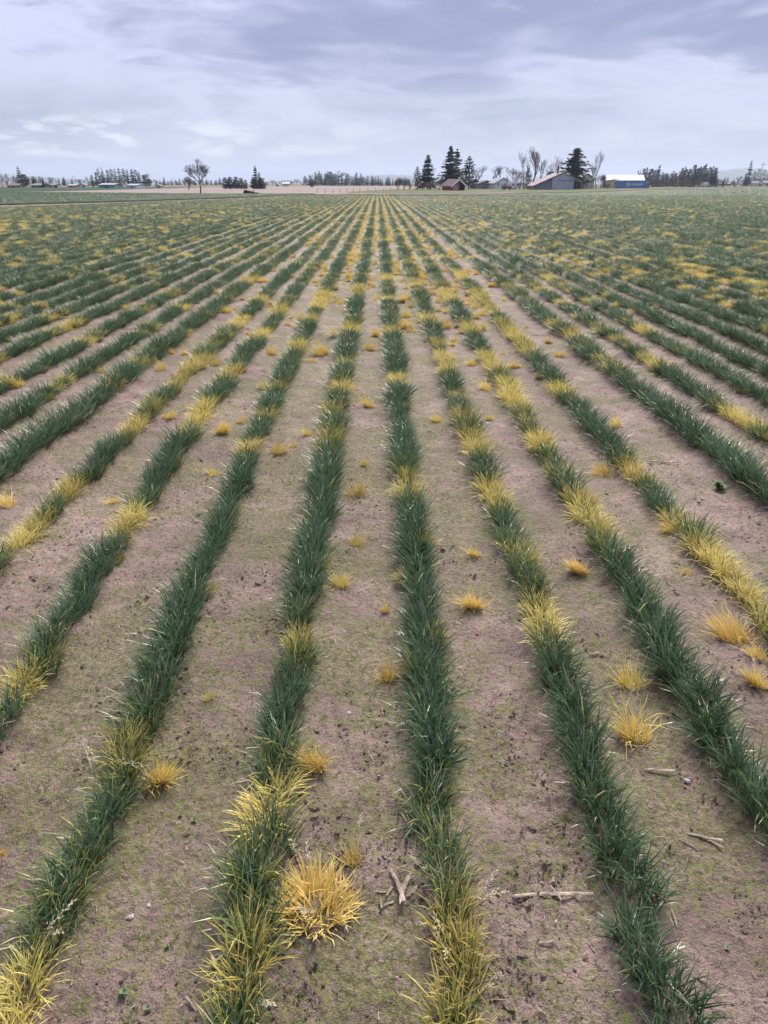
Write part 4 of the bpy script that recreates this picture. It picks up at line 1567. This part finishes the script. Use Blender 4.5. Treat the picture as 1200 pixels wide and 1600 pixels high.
def house(name, lab, cat, px, D, yaw, w, d, hw, hr, mw, mr, ov=.35, wins=(), door=None, dm=None, fascia=None, side=False, group=None, chim=None):
    """gabled building: gable end faces the viewer (or the eaves side, side=True); wins = (x, z, w, h)"""
    x, y = at(px, D)
    root = link(name, None, loc=(x, y, 0), rot=(0, 0, yaw))
    tag(root, lab, cat, group)
    mb = MB()
    if not side:
        mb.prism([(-w / 2, 0), (w / 2, 0), (w / 2, hw), (0, hr), (-w / 2, hw)], 0, d)
        mb.build('wall', mw, root)
        k = (hr - hw) / (w / 2)
        for sg in (-1, 1):
            roof_slab(root, (sg * (w / 2 + ov), hw - k * ov + .02), (0, hr + .02), -ov, d + ov, .16, mr)
        if fascia:
            for sg in (-1, 1):
                f = MB()
                f.prism([(sg * (w / 2 + ov), hw - k * ov - .16), (0, hr - .14), (0, hr + .17), (sg * (w / 2 + ov), hw - k * ov + .17)], -ov - .06, -ov - .003)
                f.build('fascia', fascia, root)
    else:
        V = [(-w / 2, 0, 0), (w / 2, 0, 0), (w / 2, d, 0), (-w / 2, d, 0), (-w / 2, 0, hw), (w / 2, 0, hw), (w / 2, d, hw), (-w / 2, d, hw), (-w / 2, d / 2, hr), (w / 2, d / 2, hr)]
        mb.add(V, [(0, 1, 5, 4), (1, 2, 6, 9, 5), (2, 3, 7, 6), (3, 0, 4, 8, 7)])
        mb.build('wall', mw, root)
        k = (hr - hw) / (d / 2)
        for sg in (-1, 1):
            e = Vector((0, d / 2 + sg * (d / 2 + ov), hw - k * ov + .02)); q = Vector((0, d / 2, hr + .02))
            V = []
            for xx in (-w / 2 - ov, w / 2 + ov):
                for pt in (e, q):
                    V += [(xx, pt.y, pt.z), (xx, pt.y, pt.z + .16)]
            r_ = MB()
            r_.add(V, [(0, 2, 3, 1), (4, 5, 7, 6), (0, 4, 6, 2), (1, 3, 7, 5), (0, 1, 5, 4), (2, 6, 7, 3)])
            r_.build('roof', mr, root)
    for (wx, wz, ww, wh) in wins:
        window(root, wx, wz, ww, wh, -.02)
    if door:
        dx, dw, dh = door
        q = MB(); q.box(dx - dw / 2, dx + dw / 2, -.05, .01, 0.02, dh)
        do = q.build('door', dm or M_WHITE, root)
        q = MB(); q.box(dx + dw * .3, dx + dw * .36, -.09, -.05, dh * .45, dh * .5); q.build('handle', M_DARK, do)
    if chim:
        q = MB(); q.tube([(chim[0], chim[1], chim[2]), (chim[0], chim[1], chim[3])], .16, 6); q.build('flue', M_DARK, root)
    return root


# the big zinc barn
DB = 205.0
s = mpp(DB)
bx, by = at(866, DB)
barn = link('zinc_barn', None, loc=(bx, by, 0), rot=(0, 0, R(-3)))
tag(barn, 'grey zinc barn with a rusty left roof slope and sliding door', 'barn')
xl, xm, xp, xr, xe = (835 - 866) * s, (862.5 - 866) * s, (878 - 866) * s, (896 - 866) * s, (909 - 866) * s
zp, ze, zl = 24.6 * s, 11.6 * s, 5.6 * s
dB = 15.0


def roof_z(x):
    return zp + (x - xp) / (xl - .25 - xp) * (zl - zp) if x < xp else zp + (x - xp) / (xe - xp) * (ze - zp)


q = MB(); q.prism([(xm, 0), (xr, 0), (xr, roof_z(xr) - .02), (xp, zp - .02), (xm, roof_z(xm) - .02)], 0, dB); q.build('wall', M_ZINC, barn)
q = MB(); q.prism([(xl, 0), (xm - .01, 0), (xm - .01, roof_z(xm) - .1), (xl, roof_z(xl) - .06)], .25, dB); q.build('lean_to', M_ZINC2, barn)
roof_slab(barn, (xl - .3, roof_z(xl - .3)), (xp, zp), -.3, dB + .3, .14, M_RUST)
roof_slab(barn, (xe, ze), (xp, zp), -.3, dB + .3, .14, M_ROOFW)
q = MB()
for yy_ in (0.1, 5, 10, dB - .1):
    q = MB(); q.box(xe - .3, xe - .14, yy_ - .08, yy_ + .08, 0, roof_z(xe - .25) - .03); q.build('post', M_WOOD, barn)
q = MB(); q.box(xr + .02, xe - .4, dB - .2, dB, 0, ze - .1); q.build('back_wall', M_DARK, barn)  # coloured near-black to stand in for shade under the open lean-to
q = MB(); q.box((873.5 - 866) * s, (887.5 - 866) * s, -.12, -.02, .05, 13 * s); dr = q.build('sliding_door', M_ZINC, barn)
q = MB(); q.box((873 - 866) * s, (896 - 866) * s, -.2, -.13, 13 * s + .02, 13 * s + .2); q.build('door_rail', M_ZINC2, dr)
q = MB(); q.box((880.2 - 866) * s, (880.5 - 866) * s, -.15, -.121, .05, 13 * s); q.build('centre_seam', M_ZINC2, dr)
q = MB(); q.tube([((872.5 - 866) * s, 2.5, zp - 1.2), ((872.5 - 866) * s, 2.5, zp + 1.25)], .17, 6)
fl = q.build('flue', M_DARK, barn)
q = MB(); q.tube([((872.5 - 866) * s, 2.5, zp + 1.28), ((872.5 - 866) * s, 2.5, zp + 1.6)], [.3, .05], 6); q.build('cowl', M_DARK, fl)

# red shed
DR_ = 182.0
s = mpp(DR_)
x, y = at(716.5, DR_)
shed = link('red_shed', None, loc=(x, y, 0), rot=(0, 0, R(24)))
tag(shed, 'small red shed with brown roof, white fascia and open dark bay', 'shed')
w2 = 11.5 * s; hz = 16.6 * s; he = 7.6 * s
q = MB(); q.prism([(-w2, 0), (2 * s, 0), (2 * s, hz * .96), (0, hz), (-w2, he)], 0, 4.5); q.build('wall', M_RED, shed)
q = MB(); q.box(w2 - .15, w2, 0, 4.5, 0, he); q.build('side_wall', M_RED, shed)
q = MB(); q.box(2 * s + .01, w2 - .16, 3.9, 4.4, 0, he); q.build('back_wall', M_DARK, shed)  # shade of the open bay is put into this wall's colour
for sg in (-1, 1):
    roof_slab(shed, (sg * (w2 + .35), he - .22), (0, hz), -.35, 4.9, .13, M_ROOFB)
    f = MB(); f.prism([(sg * (w2 + .4), he - .42), (0, hz - .2), (0, hz + .14), (sg * (w2 + .4), he - .08)], -.42, -.36); f.build('fascia', M_WHITE, shed)
q = MB()
for k in range(5):
    q.box(-w2 + .25, -1.2 * s, -.03, -.003, .25 + k * .22, .31 + k * .22)
q.build('siding_trim', M_WHITE, shed)

house('dark_house', 'low dark house half hidden behind the farm conifers', 'house', 743, 250, R(-6), 17 * mpp(250), 8, 8 * mpp(250), 14 * mpp(250), M_DARKW, M_DARKW,
      wins=((-1.6, 1.1, .8, .9), (1.5, 1.1, .8, .9)))
house('grey_garage', 'blue-grey garage between the dark house and the white gabled house', 'garage', 760.5, 240, R(4), 24 * mpp(240), 7, 7.5 * mpp(240), 12 * mpp(240), M_GREYW, M_ROOFG,
      door=(1.2, 2.2, 1.7), dm=M_GREYW)
house('white_house', 'white gabled house with a pale grey metal roof', 'house', 786, 232, R(6), 25 * mpp(232), 9, 9 * mpp(232), 16 * mpp(232), M_WHITE, M_ROOFW,
      wins=((-1.4, .9, .8, .9), (1.2, .9, .8, .9)), door=(0, .8, 1.7))
house('beige_house', 'beige house with dark gable roof right of the big evergreen', 'house', 917, 250, R(-9), 22 * mpp(250), 9, 14.5 * mpp(250), 21.5 * mpp(250), M_BEIGE, M_ROOFG, ov=.5,
      wins=((.9, 1.6, 1.5, 1.3), (-1.6, 1.7, .7, .9)), door=(-.5, .8, 1.8))
house('brown_house', 'brown-roofed house showing above the barn beside the big evergreen', 'house', 893, 268, R(-12), 30 * mpp(268), 8, 17 * mpp(268), 26 * mpp(268), M_BEIGE, M_ROOFB, side=True,
      wins=((-2, 2.2, 1, 1), (2, 2.2, 1, 1)))
# pale workshop
DW = 288.0
s = mpp(DW)
ws = house('workshop', 'long pale workshop with a white metal roof behind the container', 'workshop', 976, DW, R(-11), 57 * s, 11, 11 * s, 18.5 * s, M_CREAM, M_ROOFW, side=True, ov=.3)
x0, x1 = (949 - 976) * s, (965 - 976) * s
q = MB(); q.box(x0, x1, -3.5, -.02, 0, 11.5 * s); an = q.build('annex', M_YELL, ws)
q = MB(); q.prism([(x0 - .4, 10.5 * s), (x1 + .2, 13 * s), (x1 + .2, 13 * s + .2), (x0 - .4, 10.5 * s + .2)], -4.0, .1); q.build('roof', M_ROOFG, an)
window(ws, x1 - 4.1 * s, 4.2 * s, 7.2 * s, 6 * s, -3.52)
q = MB(); q.box(x0 + .3, x0 + 1.3, -3.57, -3.505, .02, 2.0); q.build('door', M_CREAM, ws)

# blue container with its white lettering
DC = 272.0
s = mpp(DC)
x, y = at(988, DC)
cw, ch = 49.5 * s, 10.6 * s
M_BLUE = corrugated('blue container sheet', (0.085, 0.22, 0.43, 1), axis=0, scale=7)
M_BLUE2 = plain('blue frame', (0.05, 0.15, 0.34, 1), .5, .1, 2)
ct = link('shipping_container', None, loc=(x, y, 0.05), rot=(0, 0, R(-14)))
tag(ct, 'blue shipping container with white HANJIN lettering', 'container')
q = MB()
nr = 60
for k in range(nr):     # corrugated long side
    xa, xb = -cw / 2 + .15 + (cw - .3) * k / nr, -cw / 2 + .15 + (cw - .3) * (k + 1) / nr
    q.box(xa, xb - .002, -.03 if k % 2 else -.06, 0, .16, ch - .14)
q.box(-cw / 2 + .1, cw / 2 - .1, .002, 2.35, .12, ch - .1)
q.build('body', M_BLUE, ct)
q = MB()
for xa in (-cw / 2, cw / 2 - .14):
    q.box(xa, xa + .14, -.08, .06, 0, ch); q.box(xa, xa + .14, 2.3, 2.44, 0, ch)
q.box(-cw / 2 + .14, cw / 2 - .14, -.08, .0, 0, .15); q.box(-cw / 2 + .14, cw / 2 - .14, -.08, .0, ch - .13, ch)
q.build('frame', M_BLUE2, ct)
fc = bpy.data.curves.new('lettering', 'FONT')
fc.body = 'HANJIN'
fc.size = 1.0
fc.extrude = .012
fc.offset = .02
fc.space_character = 1.15
fo_ = bpy.data.objects.new('lettering', fc)
lm = bpy.data.meshes.new_from_object(fo_)
bpy.data.objects.remove(fo_); bpy.data.curves.remove(fc)
lx = np.array([v.co.x for v in lm.vertices]); lz = np.array([v.co.y for v in lm.vertices])
fx_, fz_ = 18.0 * s / (lx.max() - lx.min()), 3.9 * s / (lz.max() - lz.min())
for v in lm.vertices:
    v.co = ((v.co.x - lx.min()) * fx_, v.co.z, (v.co.y - lz.min()) * fz_)
lm.materials.clear(); lm.materials.append(M_WHITE)
link('lettering', lm, ct, ((985.6 - 988) * s, -.09, 3.5 * s))
q = MB()
cx, cz, ro = (981.8 - 988) * s, 5.5 * s, 2.6 * s
for k in range(20):
    a, b = k * 2 * math.pi / 20, (k + 1) * 2 * math.pi / 20
    q.add([(cx + math.cos(v) * r_, yy_, cz + math.sin(v) * r_) for yy_ in (-.1, -.075) for v, r_ in ((a, ro), (b, ro), (b, ro * .66), (a, ro * .66))],
          [(0, 1, 2, 3), (7, 6, 5, 4), (0, 4, 5, 1), (1, 5, 6, 2), (2, 6, 7, 3), (3, 7, 4, 0)])
q.box(cx - ro * .12, cx + ro * .5, -.101, -.074, cz - ro * .2, cz + ro * .2)
q.build('emblem', M_WHITE, ct)
q = MB(); q.box(cw / 2 - 2.2 * s, cw / 2 - .9 * s, -.1, -.075, 7.6 * s, 8.9 * s); q.build('marking', M_WHITE, ct)

# white camper and the red wagon before it
DCa = 222.0
s = mpp(DCa)
x, y = at(800.5, DCa)
cp = link('camper_trailer', None, loc=(x, y, 0), rot=(0, 0, R(3)))
tag(cp, 'white camper trailer parked beside the white gabled house', 'camper')
q = MB(); W = 14 * s
q.prism([(-W, 2 * s), (W * .85, 2 * s), (W, 3.4 * s), (W * .93, 9.5 * s), (W * .75, 10.4 * s), (-W * .2, 10.4 * s), (-W * .3, 9.0 * s), (-W, 8.8 * s)], 0, 2.3); q.build('body', M_WHITE, cp)
window(cp, W * .62, 6 * s, 3.2 * s, 2.4 * s, -.02, (1, 1), M_GREYW)
window(cp, W * .1, 6 * s, 3.2 * s, 2.4 * s, -.02, (1, 1), M_GREYW)
for xx_ in (W * .2, W * .42):
    q = MB(); q.tube([(xx_, .05, 1.25 * s), (xx_, .3, 1.25 * s)], 1.25 * s, 10); q.build('wheel', M_DARK, cp)
q = MB(); q.box(-W * .25, W * .1, .3, 2, 10.4 * s, 11.4 * s); q.build('roof_unit', M_WHITE, cp)
DWa = 200.0
s = mpp(DWa)
x, y = at(792.5, DWa)
wg = link('hay_wagon', None, loc=(x, y, 0), rot=(0, 0, R(-4)))
tag(wg, 'rusty red wagon in front of the white camper', 'wagon')
q = MB(); q.box(-7 * s, 7 * s, 0, 2, 2.2 * s, 5.6 * s); bd = q.build('bed', M_RED, wg)
q = MB()
for k in range(6): q.box(-7 * s + k * 2.7 * s, -7 * s + k * 2.7 * s + .12, -.06, 0, 2.2 * s, 6.4 * s)
q.build('stake', M_ROOFB, bd)
for xx_ in (-4.6 * s, 4.6 * s):
    q = MB(); q.tube([(xx_, -.12, 1.2 * s), (xx_, .08, 1.2 * s)], 1.2 * s, 10); q.build('wheel', M_DARK, wg)
q = MB(); q.tube([(7 * s, 1, 2.3 * s), (10 * s, 1, 1.2 * s)], .06, 4); q.build('drawbar', M_DARK, wg)

# far left and middle buildings
for (nm, lab, cat, px, D, yaw, wp, d, hwp, hrp, mw, mr, sd, wins) in (
    ('maroon_house', 'low maroon-roofed house at the far left farm', 'house', 20, 310, 8, 16, 8, 3.0, 5.8, M_DARKW, M_ROOFM, True, 2),
    ('brown_shed', 'low brown shed between the maroon house and small pointed conifer', 'shed', 56, 320, -5, 16, 8, 3.2, 6, M_ROOFM, M_ROOFG, True, 1),
    ('white_bungalow', 'pale bungalow right of the small pointed conifer', 'house', 79, 330, 5, 12, 8, 3.0, 5.2, M_CREAM, M_ROOFG, True, 2),
    ('orange_building', 'low orange-brown building with a pale roof on the far left', 'building', 111, 340, 0, 12, 8, 2.6, 4.4, M_ORANGE, M_ROOFW, True, 2),
    ('small_white_house', 'small white house right of the orange-brown building', 'house', 128, 340, 10, 8, 7, 3.2, 5.4, M_WHITE, M_ROOFG, False, 1),
    ('teal_barn', 'long teal barn with a pale roof before the far grove', 'barn', 165.5, 278, 0, 23, 10, 4.8, 6.8, M_TEAL, M_ROOFW, True, 0),
    ('white_shop', 'white open-fronted building right of the light brown round tree', 'building', 205, 285, -6, 16, 9, 3.8, 5.8, M_WHITE, M_ROOFW, True, 3),
    ('white_cottage', 'tiny white cottage at the right end of the far grove', 'house', 246, 300, 6, 7, 7, 2.8, 4.4, M_WHITE, M_ROOFG, False, 1),
    ('distant_white_house', 'distant white two-storey house behind the pale field', 'house', 447, 470, 4, 11, 9, 3.6, 6.2, M_CREAM, M_ROOFW, True, 3),
    ('distant_white_shed', 'distant small white shed left of the distant white house', 'shed', 433.5, 480, 0, 5, 6, 2.2, 3.6, M_WHITE, M_ROOFW, False, 0),
    ('edge_white_house', 'white house under the evergreens at the right edge', 'house', 1188, 480, 5, 9, 9, 4.5, 7.6, M_WHITE, M_ROOFG, False, 2),
    ('edge_grey_house', 'pale house at the extreme right edge of the picture', 'house', 1199, 490, 0, 9, 9, 5.0, 8, M_CREAM, M_ROOFG, True, 2),
    ('low_far_barn', 'low dark barn in front of the right horizon hill', 'barn', 1134, 620, 0, 18, 9, 2.8, 4.6, M_DARKW, M_ROOFG, True, 0),
):
    s = mpp(D)
    W = wp * s
    ws_ = [(-W / 2 + W * (k + .5) / wins, hwp * s * .35, min(1.1, W * .16), hwp * s * .42) for k in range(wins)]
    house(nm, lab, cat, px, D, R(yaw), W, d, hwp * s, hrp * s, mw, mr, side=sd, wins=ws_, door=(W * .02 if wins != 1 else W * .3, .9, min(2.0, hwp * s * .8)), dm=M_DARKW, ov=.25)

# ------------------------------------------------------------------ fences, poles, vehicles
def fence(name, lab, pts, n, h, D, rails, m, t=.10, wire=True):
    P = [Vector((*at(px, d), 0)) for px, d in pts]
    root = link(name, None, loc=P[0])
    tag(root, lab, 'fence')
    segs = [(P[i] - P[0], P[i + 1] - P[0]) for i in range(len(P) - 1)]
    tot = sum((b - a).length for a, b in segs)
    r = random.Random(len(lab))
    pm = None
    for k in range(n):
        dd = tot * k / (n - 1)
        for a, b in segs:
            if dd <= (b - a).length + 1e-4: break
            dd -= (b - a).length
        p = a.lerp(b, min(1, dd / (b - a).length))
        if pm is None:
            q = MB(); q.tube([(0, 0, 0), (0, 0, h)], t * .5, 5); pm = mesh_np('post', q.v, q.f, m)
        o = link('post', pm, root, p, (r.gauss(0, .04), r.gauss(0, .04), 0)); o.scale = (1, 1, r.uniform(.85, 1.15))
    for z in rails:
        q = MB()
        for a, b in segs:
            q.tube([a + Vector((0, 0, h * z)), b + Vector((0, 0, h * z))], .008 if wire else .055, 3 if wire else 4)
        q.build('wire' if wire else 'rail', m, root)


fence('wire_fence', 'wire fence on thin posts between the pale field and gravel road', [(495, 128), (560, 150), (640, 176)], 14, .72, 140, (.45, .9), M_WOOD, .075)
fence('wooden_fence', 'grey wooden rail fence between the barn and the workshop', [(909, 222), (945, 236), (966, 262)], 14, 1.3, 230, (.3, .6, .92), M_WOOD, .16, False)
fence('rail_fence', 'low rail fence along the verge right of the container', [(1018, 300), (1070, 330), (1130, 390), (1199, 440)], 22, 1.4, 360, (.5, .92), M_WOOD, .2, False)
fence('farm_fence', 'wire fence in front of the grey garage and red shed', [(640, 176), (700, 192), (770, 205), (828, 206)], 20, 1.0, 190, (.5, .9), M_WOOD, .09)


def pole(px, pyb, pyt, D, lab, arm=True, name='utility_pole', cat='pole', r_=.16, m=None):
    s = mpp(D)
    h = (pyb - pyt) * s
    root = link(name, None, loc=(*at(px, D), 0))
    tag(root, lab, cat)
    q = MB(); q.tube([(0, 0, 0), (0, 0, h)], [r_, r_ * .7], 6); q.build('shaft', m or M_WOOD, root)
    if arm:
        q = MB(); q.box(-1.3, 1.3, -.32, -.17, h * .9, h * .9 + .18); a = q.build('crossarm', m or M_WOOD, root)
        for k in (-1.1, 0, 1.1):
            q = MB(); q.tube([(k, -.24, h * .9 + .181), (k, -.24, h * .9 + .45)], .07, 5); q.build('insulator', M_WHITE, a)


pole(1186.5, 290.5, 256, 440, 'wooden utility pole in front of the right edge evergreens')
pole(1107, 291, 262, 350, 'slim pale pole in front of the dense conifer grove', False)
pole(1014, 293, 274, 300, 'slim pole at the right end of the blue container', False)
pole(115, 290, 277, 1100, 'left one of two faint masts on the far left horizon', False, 'radio_mast', 'mast', .35, M_GREYW)
pole(118.5, 290, 277, 1100, 'right one of two faint masts on the far left horizon', False, 'radio_mast', 'mast', .35, M_GREYW)

# box truck, dark car and small trailers on the right
s = mpp(390)
x, y = at(1103, 390)
tr = link('box_truck', None, loc=(x, y, 0))
tag(tr, 'white box truck parked before the dense conifer grove', 'truck')
q = MB(); q.box(-5.8 * s, 4 * s, 0, 2.3, 1.9 * s, 7.2 * s); q.build('box', M_WHITE, tr)
q = MB(); q.prism([(4.1 * s, 1.4 * s), (6.4 * s, 1.4 * s), (6.4 * s, 3.4 * s), (5.6 * s, 5.4 * s), (4.1 * s, 5.4 * s)], .1, 2.1); cb = q.build('cab', M_WHITE, tr)
q = MB(); q.box(4.5 * s, 5.6 * s, .06, .098, 3.4 * s, 4.9 * s); q.build('side_window', M_GLASS, cb)
for xx_ in (-3.6 * s, 5.2 * s):
    q = MB(); q.tube([(xx_, -.02, 1.05 * s), (xx_, .3, 1.05 * s)], 1.05 * s, 10); q.build('wheel', M_DARK, tr)
s = mpp(360)
x, y = at(1080.5, 360)
cr = link('parked_car', None, loc=(x, y, 0))
tag(cr, 'dark parked car left of the white box truck', 'car')
q = MB(); q.prism([(-5.5 * s, .8 * s), (5.5 * s, .8 * s), (5.6 * s, 2.3 * s), (3.6 * s, 2.7 * s), (2.0 * s, 4.2 * s), (-2.6 * s, 4.2 * s), (-4.6 * s, 2.8 * s), (-5.6 * s, 2.5 * s)], 0, 1.7); q.build('body', M_DARK, cr)
q = MB(); q.prism([(2.9 * s, 2.75 * s), (1.7 * s, 3.9 * s), (-2.3 * s, 3.9 * s), (-3.6 * s, 2.85 * s)], -.02, -.003); q.build('side_window', M_GLASS, cr)
for xx_ in (-3.4 * s, 3.4 * s):
    q = MB(); q.tube([(xx_, -.05, 1.0 * s), (xx_, .2, 1.0 * s)], 1.0 * s, 10); q.build('wheel', M_DARK, cr)
for px, D, w, mm, lab in ((1120, 385, 9, M_WOOD, 'low grey flatbed trailer right of the white box truck'), (1092, 380, 6, M_WHITE, 'small white trailer between the car and box truck'),
                          (1127, 380, 5, M_CREAM, 'small pale trailer at the end of the flatbed')):
    s = mpp(D)
    x, y = at(px, D)
    t_ = link('utility_trailer', None, loc=(x, y, 0))
    tag(t_, lab, 'trailer')
    q = MB(); q.box(-w / 2 * s, w / 2 * s, 0, 1.8, 1.3 * s, 2.7 * s); q.build('bed', mm, t_)
    q = MB(); q.tube([(0, -.1, .8 * s), (0, .12, .8 * s)], .8 * s, 10); q.build('wheel', M_DARK, t_)
    q = MB(); q.tube([(w / 2 * s, .9, 1.4 * s), (w * .7 * s, .9, .8 * s)], .06, 4); q.build('drawbar', M_DARK, t_)

# old farm implement at the edge of the pale field
DI = 126.0
s = mpp(DI)
x, y = at(392, DI)
M_MAR = plain('dark maroon iron', (0.055, 0.028, 0.030, 1), .7, .3, 6)
im = link('farm_implement', None, loc=(x, y, 0.02), rot=(0, 0, R(5)))
tag(im, 'dark rusty farm implement lying at the edge of the pale field', 'farm implement')
for xx_, rr_ in ((-9 * s, 2.6 * s), (-6.5 * s, 1.8 * s)):
    for yy_ in (0, .9):
        q = MB()
        ring = [(xx_ + math.cos(a * math.pi / 7) * rr_, yy_, rr_ + math.sin(a * math.pi / 7) * rr_) for a in range(15)]
        q.tube(ring, .10, 4)
        wl = q.build('wheel', M_DARK, im)
        q = MB()
        for a in range(4):
            c_, s_ = math.cos(a * math.pi / 4) * rr_, math.sin(a * math.pi / 4) * rr_
            q.tube([(xx_ - c_, yy_, rr_ - s_), (xx_ + c_, yy_, rr_ + s_)], .04, 3)
        q.build('spokes', M_MAR, wl)
q = MB(); q.prism([(-11 * s, 1 * s), (-6 * s, .8 * s), (-5.4 * s, 4.2 * s), (-7.5 * s, 6 * s), (-10 * s, 5.6 * s)], .15, .75); q.build('engine_block', M_MAR, im)
q = MB(); q.tube([(-8 * s, .45, 3.6 * s), (0, .45, 2.4 * s), (6 * s, .45, 1.2 * s), (12 * s, .45, .6 * s)], .14, 5); q.build('beam', M_MAR, im)
q = MB(); q.tube([(-1 * s, .45, 2.6 * s), (2 * s, .4, 4.0 * s), (5 * s, .4, 5.4 * s)], .07, 4); q.build('lift_arm', M_MAR, im)
for k in range(5):
    q = MB(); xx_ = (1.5 + k * 2.2) * s
    q.tube([(xx_, .45, 2.0 * s - k * .2 * s), (xx_ + .12, .3, .6 * s), (xx_ + .3, .2, .02)], .05, 4); q.build('tine', M_MAR, im)
q = MB(); q.prism([(-5 * s, 2.2 * s), (-1 * s, 2 * s), (-1.6 * s, 4.4 * s), (-4.6 * s, 4.8 * s)], .2, .7); q.build('hopper', M_MAR, im)

# little white bucket
x, y = ground_at(381, 308.5)
s = mpp(y)
bu = link('bucket', None, loc=(x, y, 0.05))
tag(bu, 'small white bucket standing in the green field below the farm implement', 'bucket')
q = MB(); q.tube([(0, 0, 0), (0, 0, .24)], [.085, .11], 10); q.build('pail', M_WHITE, bu)
q = MB(); q.tube([(0, 0, .241), (0, 0, .255)], [.118, .118], 10); q.build('rim', M_WHITE, bu)
q = MB(); q.tube([(-.11, 0, .22), (-.08, -.04, .30), (.0, -.05, .34), (.08, -.04, .30), (.11, 0, .22)], .012, 3); q.build('handle', M_GREYW, bu)

# ------------------------------------------------------------------ the air
def haze():
    m = bpy.data.materials.new('haze')
    m.use_nodes = True
    t = NT(m.node_tree); t.n.clear()
    o = t.new('ShaderNodeOutputMaterial')
    v = t.new('ShaderNodeVolumePrincipled', {'Color': (0.70, 0.81, 1.0, 1), 'Density': HAZE, 'Anisotropy': 0.2})
    t.l.new(v.outputs[0], o.inputs['Volume'])
    q = MB(); q.box(-7800, 7800, -400, 8500, -1.1, 150)
    h = q.build('haze', m)
    tag(h, 'thin pale air over the whole plain', 'haze', kind='stuff')


HAZE = 0.00016
haze()
